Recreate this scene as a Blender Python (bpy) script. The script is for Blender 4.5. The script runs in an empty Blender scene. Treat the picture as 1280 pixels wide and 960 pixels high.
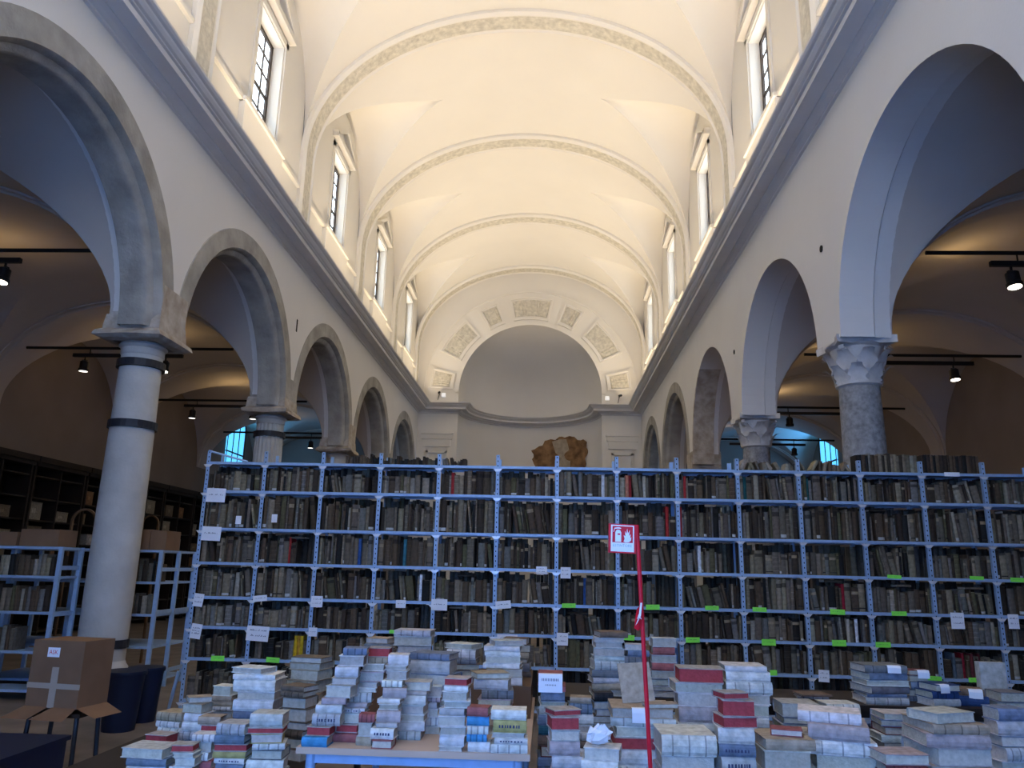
import bpy, math, random
import numpy as np
from mathutils import Vector, Matrix, Euler
rnd = random.Random(7)
PI = math.pi
sc = bpy.context.scene
C = sc.collection

# ------------------------------------------------------------------ camera
FPX, PITCH, YAW, ROLL, EYE = 957.485, math.radians(13.628), math.radians(-2.784), math.radians(1.28), 1.617
_f = Vector((math.sin(YAW)*math.cos(PITCH), math.cos(YAW)*math.cos(PITCH), math.sin(PITCH)))
_r0 = Vector((math.cos(YAW), -math.sin(YAW), 0)); _u0 = _r0.cross(_f)
_r = math.cos(ROLL)*_r0 + math.sin(ROLL)*_u0; _u = -math.sin(ROLL)*_r0 + math.cos(ROLL)*_u0
cam_data = bpy.data.cameras.new('camera'); cam = bpy.data.objects.new('camera', cam_data); C.objects.link(cam)
cam_data.sensor_width = 36; cam_data.lens = FPX/1280*36; cam_data.clip_end = 200
M4 = Matrix.Identity(4)
for i in range(3):
    M4[i][0] = _r[i]; M4[i][1] = _u[i]; M4[i][2] = -_f[i]
M4[0][3], M4[1][3], M4[2][3] = 0, 0, EYE
cam.matrix_world = M4; sc.camera = cam
def ray(x, y): return _f + _r*((x-640)/FPX) - _u*((y-480)/FPX)
def onY(x, y, Y): d = ray(x, y); return Vector((0, 0, EYE)) + d*(Y/d.y)
def onZ(x, y, Z): d = ray(x, y); return Vector((0, 0, EYE)) + d*((Z-EYE)/d.z)
def onX(x, y, X): d = ray(x, y); return Vector((0, 0, EYE)) + d*(X/d.x)

# ------------------------------------------------------------------ world, lights, exposure
w = bpy.data.worlds.new('world'); sc.world = w; w.use_nodes = True
w.node_tree.nodes['Background'].inputs[0].default_value = (0.35, 0.55, 1, 1)
w.node_tree.nodes['Background'].inputs[1].default_value = 0.05
sc.view_settings.view_transform = 'Standard'; sc.view_settings.look = 'None'
sc.view_settings.gamma = 1; sc.view_settings.use_curve_mapping = False
sc.view_settings.exposure = 0.0

# key dimensions of the church, metres
XLF, XRF = -5.15, 3.66          # nave faces of the arcade walls
XLC, XRC = -5.50, 4.00          # column axes
XLW, XRW = -5.30, 3.78          # clerestory wall faces
XLO, XRO = -11.4, 9.9           # outer aisle walls
CX = (XLW+XRW)/2; HALF = (XRW-XLW)/2
S = 4.97; COL = [9.78+S*k for k in range(-2, 4)]; YEND = 9.78+S*4; YBACK = -1.6
BAY = [9.78+S*(k-.5) for k in range(-1, 5)]      # arch centres
APX, APR, APZ = -0.72, 2.84, 8.44

def area(name, loc, rot, sx, sy, power, col, spread=PI):
    l = bpy.data.lights.new(name, 'AREA'); l.shape = 'RECTANGLE'; l.size = sx; l.size_y = sy
    l.energy = power; l.color = col; l.spread = spread
    o = bpy.data.objects.new(name, l); C.objects.link(o); o.location = loc; o.rotation_euler = rot
    return o
WARM = (1, .80, .56); BLUE = (.15, .37, 1)
for b in BAY:                                   # floodlight strips lying on top of the cornice, hidden by its lip
    area('cornice_uplight', (XLF+.42, b, 8.0), (PI, math.radians(17), 0), .10, 4.0, 74, WARM, math.radians(112))
    area('cornice_uplight', (XRF-.42, b, 8.0), (PI, math.radians(-17), 0), .10, 4.0, 74, WARM, math.radians(112))
# daylight from the open west door behind the camera, and from the nearer aisle windows
area('door_daylight', (-0.9, YBACK+.1, 2.2), (math.radians(90), 0, PI), 4.0, 3.0, 560, BLUE, math.radians(128))
area('aisle_daylight_left', (-8.2, YBACK+.2, 3.2), (math.radians(90), 0, math.radians(172)), 2.2, 2.6, 150, BLUE)
area('aisle_daylight_right', (6.8, YBACK+.2, 3.2), (math.radians(90), 0, math.radians(188)), 2.2, 2.6, 60, (.2, .32, 1))
area('far_aisle_daylight_left', (XLO+.35, BAY[5], 5.6), (math.radians(90), 0, math.radians(-90)), 1.2, 1.8, 30, (.1, .45, 1))
area('far_aisle_daylight_right', (XRO-.35, BAY[5], 5.6), (math.radians(90), 0, math.radians(90)), 1.2, 1.8, 60, (.1, .42, 1))
# added cool fill light high behind the camera, brightens nave walls and apse
area('nave_fill_light', (CX, YBACK+.2, 9.2), (math.radians(80), 0, PI), 4, 3, 560, (.68, .80, 1))

# ------------------------------------------------------------------ materials
MATS = {}
def mat(name, col, rough=.8, metal=0, noise=0, nscale=6, bump=0, bscale=40, attr=False, emit=None, estr=0, col2=None, spec=.3, detail=6):
    m = bpy.data.materials.new(name); m.use_nodes = True; nt = m.node_tree; N = nt.nodes; L = nt.links
    p = N['Principled BSDF']; p.inputs['Roughness'].default_value = rough; p.inputs['Metallic'].default_value = metal
    p.inputs['Specular IOR Level'].default_value = spec
    p.inputs['Base Color'].default_value = (*col, 1)
    tc = N.new('ShaderNodeTexCoord')
    if attr or noise:
        src = None
        if attr:
            a = N.new('ShaderNodeAttribute'); a.attribute_name = 'Col'; src = a.outputs['Color']
        if noise:
            n = N.new('ShaderNodeTexNoise'); n.inputs['Scale'].default_value = nscale; n.inputs['Detail'].default_value = detail
            L.new(tc.outputs['Object'], n.inputs['Vector'])
            r = N.new('ShaderNodeMapRange'); r.inputs['From Min'].default_value = .3; r.inputs['From Max'].default_value = .7
            L.new(n.outputs['Fac'], r.inputs['Value'])
            mx = N.new('ShaderNodeMix'); mx.data_type = 'RGBA'
            L.new(r.outputs['Result'], mx.inputs['Factor'])
            if attr:
                mu = N.new('ShaderNodeMix'); mu.data_type = 'RGBA'; mu.blend_type = 'MULTIPLY'; mu.inputs['Factor'].default_value = 1
                L.new(src, mu.inputs['A']); mu.inputs['B'].default_value = (1-noise, 1-noise, 1-noise*1.1, 1)
                L.new(mu.outputs['Result'], mx.inputs['A']); L.new(src, mx.inputs['B'])
            else:
                c2 = col2 or tuple(c*(1-noise) for c in col)
                mx.inputs['A'].default_value = (*c2, 1); mx.inputs['B'].default_value = (*col, 1)
            src = mx.outputs['Result']
        L.new(src, p.inputs['Base Color'])
    if bump:
        n2 = N.new('ShaderNodeTexNoise'); n2.inputs['Scale'].default_value = bscale; n2.inputs['Detail'].default_value = 8
        L.new(tc.outputs['Object'], n2.inputs['Vector'])
        b = N.new('ShaderNodeBump'); b.inputs['Strength'].default_value = bump; b.inputs['Distance'].default_value = .03
        L.new(n2.outputs['Fac'], b.inputs['Height']); L.new(b.outputs['Normal'], p.inputs['Normal'])
    if emit:
        p.inputs['Emission Color'].default_value = (*emit, 1); p.inputs['Emission Strength'].default_value = estr
    MATS[name] = m; return m
mat('plaster', (.74, .72, .69), .9, noise=.05, nscale=.8, bump=.05, bscale=30)
mat('vault_plaster', (.80, .77, .71), .9, noise=.04, nscale=.7, bump=.04, bscale=20)
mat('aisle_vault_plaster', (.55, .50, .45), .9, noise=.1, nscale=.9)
mat('shaded_aisle_plaster', (.30, .25, .21), .9, noise=.18, nscale=.9)  # white plaster with the aisle shade put into its colour
mat('stucco', (.74, .70, .60), .95, noise=.3, nscale=9, bump=1.0, bscale=14)
mat('cornice_plaster', (.74, .72, .70), .8, noise=.06, nscale=3)
mat('arch_stone', (.44, .42, .38), .9, noise=.4, nscale=2.6, bump=.4, bscale=16)
mat('old_stone', (.54, .50, .44), .95, noise=.45, nscale=5, bump=.6, bscale=12, col2=(.32, .26, .20))
mat('column_stone', (.56, .55, .52), .8, noise=.22, nscale=3, bump=.12, bscale=25)
mat('granite', (.36, .36, .37), .85, noise=.5, nscale=16, bump=.3, bscale=40)
mat('marble', (.66, .64, .62), .7, noise=.25, nscale=6, bump=.25, bscale=20)
mat('floor_tile', (.22, .18, .15), .6, noise=.4, nscale=2.5)
mat('iron', (.03, .032, .04), .45, metal=.3)
mat('black_metal', (.012, .012, .013), .5)
mat('shelf_steel', (.36, .51, .72), .45, metal=.15, noise=.12, nscale=20)
mat('bolt_steel', (.8, .8, .82), .35, metal=.3)
mat('book_cover', (.4, .3, .2), .75, noise=.42, nscale=26, attr=True, bump=.15, bscale=60)
mat('book_pages', (.6, .55, .45), .9, noise=.25, nscale=45, attr=True, bump=.2, bscale=90)
mat('paper', (.86, .88, .92), .8)
mat('ink', (.05, .06, .12), .8)
mat('green_tape', (.28, .95, .10), .6)
mat('red_plastic', (.72, .012, .03), .4)
mat('white_print', (.9, .9, .9), .5)
mat('grey_print', (.35, .5, .45), .5)
mat('plywood', (.62, .45, .33), .55, noise=.15, nscale=4)
mat('pale_laminate', (.55, .5, .47), .5)
mat('dark_wood', (.030, .020, .014), .6, noise=.4, nscale=5)
mat('brown_wood', (.16, .085, .04), .6, noise=.4, nscale=5)
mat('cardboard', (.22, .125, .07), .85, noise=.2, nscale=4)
mat('packing_tape', (.42, .34, .27), .25)
mat('window_frame', (.05, .035, .028), .6)
mat('window_light', (.5, .6, .7), .4, emit=(.78, .90, 1), estr=5)
mat('aisle_window_light', (.3, .5, .7), .4, emit=(.10, .52, 1), estr=1.6)
mat('lamp_lens', (1, .95, .9), .4, emit=(1, .86, .72), estr=9)
mat('lamp_lens_dim', (1, .95, .9), .4, emit=(1, .93, .85), estr=2.0)
mat('white_fixture', (.9, .9, .9), .5, emit=(1, 1, 1), estr=.5)
mat('fresco', (.34, .20, .10), .9, noise=.6, nscale=3.2, col2=(.12, .065, .03), bump=.3, bscale=12)
mat('fresco_pale', (.50, .42, .32), .9, noise=.4, nscale=5)
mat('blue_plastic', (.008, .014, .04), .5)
mat('hole', (.01, .01, .01), .9)

# ------------------------------------------------------------------ mesh helpers
class MB:
    def __init__(s): s.v = []; s.f = []; s.m = []; s.c = []
    def add(s, vs, fs, m=0, c=None):
        o = len(s.v); s.v += [tuple(v) for v in vs]
        for f in fs: s.f.append(tuple(i+o for i in f)); s.m.append(m); s.c.append(c)
        return s
    def box(s, x0, x1, y0, y1, z0, z1, m=0, c=None, M=None):
        vs = [Vector(p) for p in ((x0,y0,z0),(x1,y0,z0),(x1,y1,z0),(x0,y1,z0),(x0,y0,z1),(x1,y0,z1),(x1,y1,z1),(x0,y1,z1))]
        if M is not None: vs = [M @ v for v in vs]
        return s.add(vs, [(0,3,2,1),(4,5,6,7),(0,1,5,4),(1,2,6,5),(2,3,7,6),(3,0,4,7)], m, c)
    def prism(s, poly, z0, z1, m=0, c=None, M=None, capm=None, capc=None):
        n = len(poly); vs = [Vector((x, y, z)) for z in (z0, z1) for x, y in poly]
        if M is not None: vs = [M @ v for v in vs]
        s.add(vs, [(i, (i+1) % n, n+(i+1) % n, n+i) for i in range(n)], m, c)
        s.add(vs, [tuple(range(n-1, -1, -1)), tuple(range(n, 2*n))], m if capm is None else capm, c if capc is None else capc)
        return s
    def lathe(s, prof, n=24, m=0, c=None, M=None, axis='z'):
        vs = []
        for r, z in prof:
            for i in range(n):
                a = 2*PI*i/n; vs.append(Vector((r*math.cos(a), r*math.sin(a), z)))
        if M is not None: vs = [M @ v for v in vs]
        fs = [(j*n+i, j*n+(i+1) % n, (j+1)*n+(i+1) % n, (j+1)*n+i) for j in range(len(prof)-1) for i in range(n)]
        fs += [tuple(range(n-1, -1, -1)), tuple(range((len(prof)-1)*n, len(prof)*n))]
        return s.add(vs, fs, m, c)
    def tube(s, a, b, r, n=10, m=0, c=None, r2=None):
        a = Vector(a); b = Vector(b); d = b-a; q = d.to_track_quat('Z', 'Y').to_matrix().to_4x4()
        return s.lathe([(r, 0), (r if r2 is None else r2, d.length)], n, m, c, Matrix.Translation(a) @ q)
    def grid(s, rows, m=0, c=None, closed=False):
        nr, nc = len(rows), len(rows[0])
        vs = [p for r in rows for p in r]
        fs = [(j*nc+i, j*nc+(i+1) % nc, (j+1)*nc+(i+1) % nc, (j+1)*nc+i) for j in range(nr-1) for i in range(nc if closed else nc-1)]
        return s.add(vs, fs, m, c)
    def mesh(s, name, mats, smooth=False):
        me = bpy.data.meshes.new(name); me.from_pydata(s.v, [], s.f)
        for m in (mats if isinstance(mats, (list, tuple)) else [mats]): me.materials.append(MATS[m])
        me.polygons.foreach_set('material_index', s.m)
        if any(c is not None for c in s.c):
            at = me.color_attributes.new('Col', 'FLOAT_COLOR', 'CORNER'); buf = []
            for f, c in zip(s.f, s.c):
                c = c or (.5, .5, .5)
                buf += [c[0], c[1], c[2], 1.0]*len(f)
            at.data.foreach_set('color', buf)
        if smooth:
            me.polygons.foreach_set('use_smooth', [True]*len(s.f))
            try: me.set_sharp_from_angle(angle=math.radians(35))
            except Exception: pass
        me.update(); return me
    def build(s, name, mats, parent=None, smooth=False):
        return link(name, s.mesh(name, mats, smooth), parent)
def link(name, me, parent=None, loc=None, rot=None):
    o = bpy.data.objects.new(name, me); C.objects.link(o); o.parent = parent
    if loc is not None: o.location = loc
    if rot is not None: o.rotation_euler = rot
    return o
def tag(o, label=None, cat=None, group=None, kind=None):
    if label: o['label'] = label
    if cat: o['category'] = cat
    if group: o['group'] = group
    if kind: o['kind'] = kind
    return o
def thing(name, label, cat, loc=(0,0,0), rz=0, group=None):
    o = bpy.data.objects.new(name, None); C.objects.link(o); o.location = loc; o.rotation_euler = (0, 0, rz)
    o.empty_display_size = .1
    return tag(o, label, cat, group)
ORD = ['first','second','third','fourth','fifth','sixth','seventh','eighth','ninth','tenth','eleventh','twelfth','thirteenth','fourteenth',
       'fifteenth','sixteenth','seventeenth','eighteenth','nineteenth','twentieth','twenty-first','twenty-second','twenty-third','twenty-fourth','twenty-fifth','twenty-sixth','twenty-seventh','twenty-eighth','twenty-ninth','thirtieth']
def ordn(i): return ORD[min(i, len(ORD)-1)]
_tcache = {}
def text_mesh(s, size):
    cu = bpy.data.curves.new('t', 'FONT'); cu.body = s; cu.size = size; cu.align_x = 'CENTER'; cu.align_y = 'CENTER'; cu.resolution_u = 2
    o = bpy.data.objects.new('t', cu); C.objects.link(o)
    dg = bpy.context.evaluated_depsgraph_get(); me = bpy.data.meshes.new_from_object(o.evaluated_get(dg))
    bpy.data.objects.remove(o); bpy.data.curves.remove(cu); return me

# ================================================================== STRUCTURE
# floor
b = MB().box(XLO-.3, XRO+.3, YBACK-.3, YEND+3.2, -.2, 0)
tag(b.build('floor', 'floor_tile'), 'dark brown worn church floor', 'floor', kind='structure')

# ---- nave vault height fields
VZ, VB, TM, LW = 10.2, 3.42, 2.45, 2.22
def main_z(X): return VZ + VB*math.sqrt(max(0, 1-((X-CX)/HALF)**2))
def lun_z(X, Y):
    t = HALF-abs(X-CX)
    if t >= TM: return -9
    yc = min(BAY, key=lambda q: abs(q-Y)); u = max(1e-4, 1-t/TM); wd = LW*u**.8
    d = abs(Y-yc)/wd
    if d >= 1: return -9
    return VZ + (2.80+.30*t/TM)*(1-d**2.5)**.4
xs = [CX+HALF*math.sin(-PI/2+PI*i/110) for i in range(111)]
def groin(x):
    lo, hi = 0.0, LW
    if lun_z(x, BAY[2]) <= main_z(x): return .002
    for _ in range(40):
        md = (lo+hi)/2
        if lun_z(x, BAY[2]+md) > main_z(x): lo = md
        else: hi = md
    return max(.002, lo)
GR_ = [groin(x) for x in xs]; rows = []
for bc in BAY:
    for seg, nseg in ((0, 8), (1, 28), (2, 8)):
        for i in range(nseg+(1 if (bc == BAY[-1] and seg == 2) else 0)):
            f = i/nseg; row = []
            for x, g in zip(xs, GR_):
                dy = (-S/2+(S/2-g)*f) if seg == 0 else ((-g*math.cos(PI*f)) if seg == 1 else g+(S/2-g)*f)
                z = main_z(x)
                if seg == 1 and 0 < i: z = max(z, lun_z(x, bc+dy))
                row.append((x, bc+dy, z))
            rows.append(row)
ceil = tag(MB().grid(rows).build('ceiling', 'vault_plaster', smooth=True), 'cream barrel vault with pointed lunettes above the nave', 'vault', kind='structure')
def wall_top(Y, X): return max(VZ, lun_z(X, Y))
WZ0, WZ1, WHW, WOFF = 9.50, 11.56, .60, .10
def ribs(yc):
    m = MB()
    prof = [(-.34, 0), (-.34, .07), (-.27, .12), (-.24, .09), (-.20, .09), (.20, .09), (.24, .09), (.27, .12), (.34, .07), (.34, 0)]
    path = []
    for i in range(61):
        t = PI*i/60; path.append((-math.cos(t), math.sin(t)))
    rings = []
    def ring(cx_, sx, zc):
        out = []
        for (py, d) in prof: out.append((cx_+sx*(HALF-d), yc+py, zc))
        return out
    for z in (7.95, 9.3, VZ): rings.append([(CX-(HALF-d), yc+py, z) for py, d in prof])
    for ct, st in path[1:-1]: rings.append([(CX+ct*(HALF-d), yc+py, VZ+st*(VB-d)) for py, d in prof])
    for z in (VZ, 9.3, 7.95): rings.append([(CX+(HALF-d), yc+py, z) for py, d in prof])
    m.grid(rings)
    np_ = len(prof)-1
    for i in range(len(m.f)):
        if i % np_ == 4: m.m[i] = 1
    return m.build('transverse_rib', ['vault_plaster', 'stucco'], ceil, smooth=True)
for yc in COL[1:]: ribs(yc)
ribs(YEND-.34)

# ---- clerestory walls with window openings
def clerestory(side):
    X = XLW if side < 0 else XRW; out = X+side*.27
    m = MB()
    for bc in BAY:
        wc = bc+WOFF
        cuts = sorted(set([bc-S/2+S*i/40 for i in range(41)]+[wc-WHW, wc+WHW]))
        for y0, y1 in zip(cuts, cuts[1:]):
            t0, t1 = wall_top(y0, X), wall_top(y1, X)
            if y0 >= wc-WHW-1e-6 and y1 <= wc+WHW+1e-6:
                m.add([(X,y0,7.6),(X,y1,7.6),(X,y1,WZ0),(X,y0,WZ0)], [(0,1,2,3)])
                m.add([(X,y0,WZ1),(X,y1,WZ1),(X,y1,t1),(X,y0,t0)], [(0,1,2,3)])
            else:
                m.add([(X,y0,7.6),(X,y1,7.6),(X,y1,t1),(X,y0,t0)], [(0,1,2,3)])
        # splayed reveal
        a = [(X,wc-WHW,WZ0),(X,wc+WHW,WZ0),(X,wc+WHW,WZ1),(X,wc-WHW,WZ1)]
        q = [(out,wc-WHW+.08,WZ0+.05),(out,wc+WHW-.08,WZ0+.05),(out,wc+WHW-.08,WZ1-.06),(out,wc-WHW+.08,WZ1-.06)]
        m.add(a+q, [(0,1,5,4),(1,2,6,5),(2,3,7,6),(3,0,4,7)])
        # string course below the windows and an apron panel under each window
        d = -side
        m.box(min(X, X+d*.07), max(X, X+d*.07), bc-S/2+.36, bc+S/2-.36, 9.28, 9.35)
        m.box(min(X, X+d*.10), max(X, X+d*.10), wc-1.05, wc+.85, 8.0, 9.28)
        m.box(min(X, X+d*.14), max(X, X+d*.14), wc-1.08, wc+.88, 9.28, 9.36)
        # window surround
        for (a0, a1, z0, z1) in ((wc-WHW-.16, wc-WHW-.04, WZ0, WZ1+.16), (wc+WHW+.04, wc+WHW+.16, WZ0, WZ1+.16), (wc-WHW-.16, wc+WHW+.16, WZ1+.04, WZ1+.16)):
            m.box(min(X, X+d*.035), max(X, X+d*.035), a0, a1, z0, z1)
    o = m.build('wall_clerestory_left' if side < 0 else 'wall_clerestory_right', 'vault_plaster')
    tag(o, 'cream clerestory wall above the '+('left' if side < 0 else 'right')+' arcade cornice', 'wall', kind='structure')
    # pediments over the windows
    for bc in BAY[1:]:
        wc = bc+WOFF; pm = MB(); d = -side
        def bar(p, q_, w_):
            p = Vector((0, *p)); q_ = Vector((0, *q_)); dv = (q_-p).normalized(); nn = Vector((0, -dv.z, dv.y))*w_
            vs = []
            for xx in (X, X+d*.15):
                for v in (p-nn/2, q_-nn/2, q_+nn/2, p+nn/2): vs.append((xx, v.y, v.z))
            pm.add(vs, [(0,1,2,3),(4,7,6,5),(0,4,5,1),(1,5,6,2),(2,6,7,3),(3,7,4,0)])
        bar((wc-.86, 11.86), (wc+.86, 11.86), .12); bar((wc-.86, 11.90), (wc, 12.42), .11); bar((wc, 12.42), (wc+.86, 11.90), .11)
        pm.build('pediment', 'vault_plaster', o)
    return o
clL, clR = clerestory(-1), clerestory(1)
n = 0
for side in (-1, 1):
    for k, bc in enumerate(BAY):
        if k == 0: continue
        n += 1; X = (XLW if side < 0 else XRW)+side*.215; wc = bc+WOFF
        y0, y1, z0, z1 = wc-WHW+.07, wc+WHW-.07, WZ0+.04, WZ1-.05
        t = thing('window_%d' % n, '%s clerestory window, %s from the camera end, dark small-paned frame' % ('left' if side < 0 else 'right', ordn(k-1)), 'window', (X, wc, z0))
        t['kind'] = 'structure'
        fr = MB()
        for a in ((y0, y0+.07, z0, z1), (y1-.07, y1, z0, z1), (y0, y1, z0, z0+.07), (y0, y1, z1-.07, z1)):
            fr.box(-.035, .035, a[0]-wc, a[1]-wc, a[2]-z0, a[3]-z0)
        fr.build('window_frame', 'window_frame', t)
        mu = MB()
        for i in (1, 2): yy = y0+(y1-y0)*i/3-wc; mu.box(-.018, .018, yy-.014, yy+.014, 0, z1-z0)
        for i in range(1, 5): zz = (z1-z0)*i/5; mu.box(-.02, .02, y0-wc, y1-wc, zz-(.03 if i == 2 else .014), zz+(.03 if i == 2 else .014))
        mu.build('glazing_bars', 'window_frame', t)
        pw, ph = (y1-y0)/3, (z1-z0)/5
        for i in range(3):
            for j in range(5):
                MB().box(side*.012-.003, side*.012+.003, y0-wc+i*pw+.014, y0-wc+(i+1)*pw-.014, j*ph+.014, (j+1)*ph-.014).build('pane', 'window_light', t)

# ---- cornice swept round nave and apse
cprof = [(-.12, 7.50), (.0, 7.585), (.035, 7.60), (.035, 7.625), (.06, 7.635), (.10, 7.655), (.145, 7.69), (.15, 7.705), (.345, 7.715), (.35, 7.70), (.36, 7.70),
         (.365, 7.775), (.40, 7.785), (.405, 7.80), (.44, 7.815), (.475, 7.85), (.485, 7.87), (.52, 7.885), (.545, 7.91), (.55, 7.94), (.30, 7.955), (-.16, 7.96)]
path = [(XLF, YBACK), (XLF, YEND), (APX-APR, YEND)]
for i in range(1, 32):
    a = PI-PI*i/32; path.append((APX+APR*math.cos(a), YEND+APR*math.sin(a)))
path += [(APX+APR, YEND), (XRF, YEND), (XRF, YBACK)]
rowsC = []
for i, p in enumerate(path):
    p = Vector(p); nv = []
    if i > 0: d = (p-Vector(path[i-1])).normalized(); nv.append(Vector((d.y, -d.x)))
    if i < len(path)-1: d = (Vector(path[i+1])-p).normalized(); nv.append(Vector((d.y, -d.x)))
    nn = (nv[0]+nv[-1]); nn = nn/ max(.2, nn.dot(nv[0]))
    rowsC.append([(p.x+nn.x*q, p.y+nn.y*q, z) for q, z in cprof])
tag(MB().grid(rowsC).build('trim_1', 'cornice_plaster'), 'deep grey moulded cornice running round nave and apse', 'cornice', kind='structure')

# ---- arcade walls
SPR_L, SPR_R = 4.65, 4.58
def ring_pts(yc, zc, r, zlow, n=40):
    pts = [(yc-r, zlow)] if zlow < zc-1e-4 else []
    pts += [(yc-r*math.cos(PI*i/n), zc+r*math.sin(PI*i/n)) for i in range(n+1)]
    if zlow < zc-1e-4: pts.append((yc+r, zlow))
    return pts
def arcade(side):
    XF = XLF if side < 0 else XRF; d = side; zc = SPR_L if side < 0 else SPR_R
    zlow = 4.66 if side < 0 else 4.55
    m = MB(); specs = []
    for k, bc in enumerate(BAY):
        if side < 0: rx, stone = 2.465, True
        else: rx, stone = (2.07, False) if k < 4 else (2.465, True)
        specs.append((bc, rx, stone))
        pts = ring_pts(bc, zc, rx, min(zlow, zc))
        y0, y1 = bc-S/2, bc+S/2
        m.add([(XF,y0,min(zlow,zc)),(XF,pts[0][0],pts[0][1]),(XF,pts[0][0],7.62),(XF,y0,7.62)], [(0,1,2,3)])
        for (ya, za), (yb, zb) in zip(pts, pts[1:]):
            if abs(yb-ya) > 1e-6: m.add([(XF,ya,za),(XF,yb,zb),(XF,yb,7.62),(XF,ya,7.62)], [(0,1,2,3)])
        m.add([(XF,pts[-1][0],pts[-1][1]),(XF,y1,min(zlow,zc)),(XF,y1,7.62),(XF,pts[-1][0],7.62)], [(0,1,2,3)])
        if not stone:
            rin = [[(XF+d*x, y, z) for (y, z) in ring_pts(bc, zc, r, min(zlow, zc))] for x, r in ((0, 2.07), (.42, 2.07), (.44, 2.10), (.645, 2.12))]
            m.grid(rin)
    o = m.build('wall_arcade_left' if side < 0 else 'wall_arcade_right', 'plaster')
    tag(o, ('left white nave wall above a row of stone arches' if side < 0 else 'right white nave wall pierced by plain plastered arches'), 'wall', kind='structure')
    for k, (bc, rx, stone) in enumerate(specs):
        if not stone: continue
        ri = 2.16
        prof = [(0, rx), (-.012, rx-.01), (-.012, ri), (.03, ri-.03), (.09, ri-.04), (.11, ri-.07), (.13, ri-.11), (.16, ri-.13), (.22, ri-.13), (.50, ri-.13), (.50, ri-.01), (.645, ri-.01)]
        rr = [[(XF+d*x, y, z) for (y, z) in ring_pts(bc, zc, r, zc-.02)] for x, r in prof]
        # the plaster strip at the back of the soffit is its own part
        MB().grid(rr[:11]).build('stone_arch', 'arch_stone', o, smooth=True)
        MB().grid(rr[10:]).build('soffit_plaster', 'plaster', o, smooth=True)
    return o
arL, arR = arcade(-1), arcade(1)
# partly exposed old stone arch order in the third right-hand arch
bc = BAY[3]
pts = [p for p in ring_pts(bc, SPR_R, 2.07, SPR_R-.3) if p[0] > bc+.9]
MB().grid([[(XRF+x, y-g, z) for y, z in pts] for x, g in ((-.012, 0), (-.012, .10), (.5, .10), (.5, 0))]).build('exposed_stone_arch', 'old_stone', arR)
# small putlog holes
for (px, py) in ((1027, 311), (918, 440)):
    p = onX(px, py, XRF); m = MB(); m.lathe([(.05, -.012), (.05, .004)], 8, M=Matrix.Translation(p) @ Matrix.Rotation(PI/2, 4, 'Y'))
    m.build('hole', 'hole', arR)
p = onX(371, 407, XLF); MB().box(p.x-.01, p.x+.006, p.y-.03, p.y+.03, p.z-.13, p.z+.13).build('slot', 'hole', arL)

# ---- aisles
def aisle(side):
    xi = (XLF if side < 0 else XRF)+side*.64; xo = XLO if side < 0 else XRO
    xa, xb = min(xi, xo), max(xi, xo); xc, ha = (xa+xb)/2, (xb-xa)/2; ra = 2.15 if side < 0 else 2.12
    zs = SPR_L if side < 0 else SPR_R
    NG = 36; xs_ = [xc-ha*math.cos(PI*i/NG) for i in range(NG+1)]
    m = MB(); sn = [math.sin(PI*i/NG) for i in range(NG+1)]
    for bc in BAY:
        g = [[(xs_[i], bc-ra*math.cos(PI*j/NG), zs+ra*max(sn[i], sn[j])) for i in range(NG+1)] for j in range(NG+1)]
        vs = [p for r_ in g for p in r_]; fs = []
        for j in range(NG):
            for i in range(NG):
                a, b_, c_, d_ = j*(NG+1)+i, j*(NG+1)+i+1, (j+1)*(NG+1)+i+1, (j+1)*(NG+1)+i
                if (i < NG/2) == (j < NG/2): fs += [(a, b_, c_), (a, c_, d_)]
                else: fs += [(a, b_, d_), (b_, c_, d_)]
        m.add(vs, fs)
        for ya, yb in ((bc-S/2, bc-ra), (bc+ra, bc+S/2)):
            m.grid([[(xs_[i], yy, zs+ra*sn[i]) for i in range(NG+1)] for yy in (ya, yb)])
    nm = 'left' if side < 0 else 'right'
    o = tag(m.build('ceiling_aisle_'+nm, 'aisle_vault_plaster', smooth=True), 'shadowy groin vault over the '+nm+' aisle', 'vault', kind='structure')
    for y in COL+[YEND-.3]:
        rr = [[(xc-(ha-dd)*math.cos(PI*i/30), y+py, zs+(ra-dd)*math.sin(PI*i/30)) for i in range(31)] for py, dd in ((-.33, 0), (-.33, .03), (-.24, .03), (-.22, .06), (.22, .06), (.24, .03), (.33, .03), (.33, 0))]
        MB().grid(rr).build('transverse_arch', 'aisle_vault_plaster', o, smooth=True)
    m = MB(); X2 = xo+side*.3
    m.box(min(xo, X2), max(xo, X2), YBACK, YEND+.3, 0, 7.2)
    tag(m.build('wall_'+nm, 'shaded_aisle_plaster'), 'dim plastered outer wall of the '+nm+' aisle', 'wall', kind='structure')
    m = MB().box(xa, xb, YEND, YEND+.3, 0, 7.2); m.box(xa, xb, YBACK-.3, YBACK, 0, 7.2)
    tag(m.build('wall_aisle_ends_'+nm, 'shaded_aisle_plaster'), 'dim end wall closing the '+nm+' aisle', 'wall', kind='structure')
aisle(-1); aisle(1)
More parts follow.
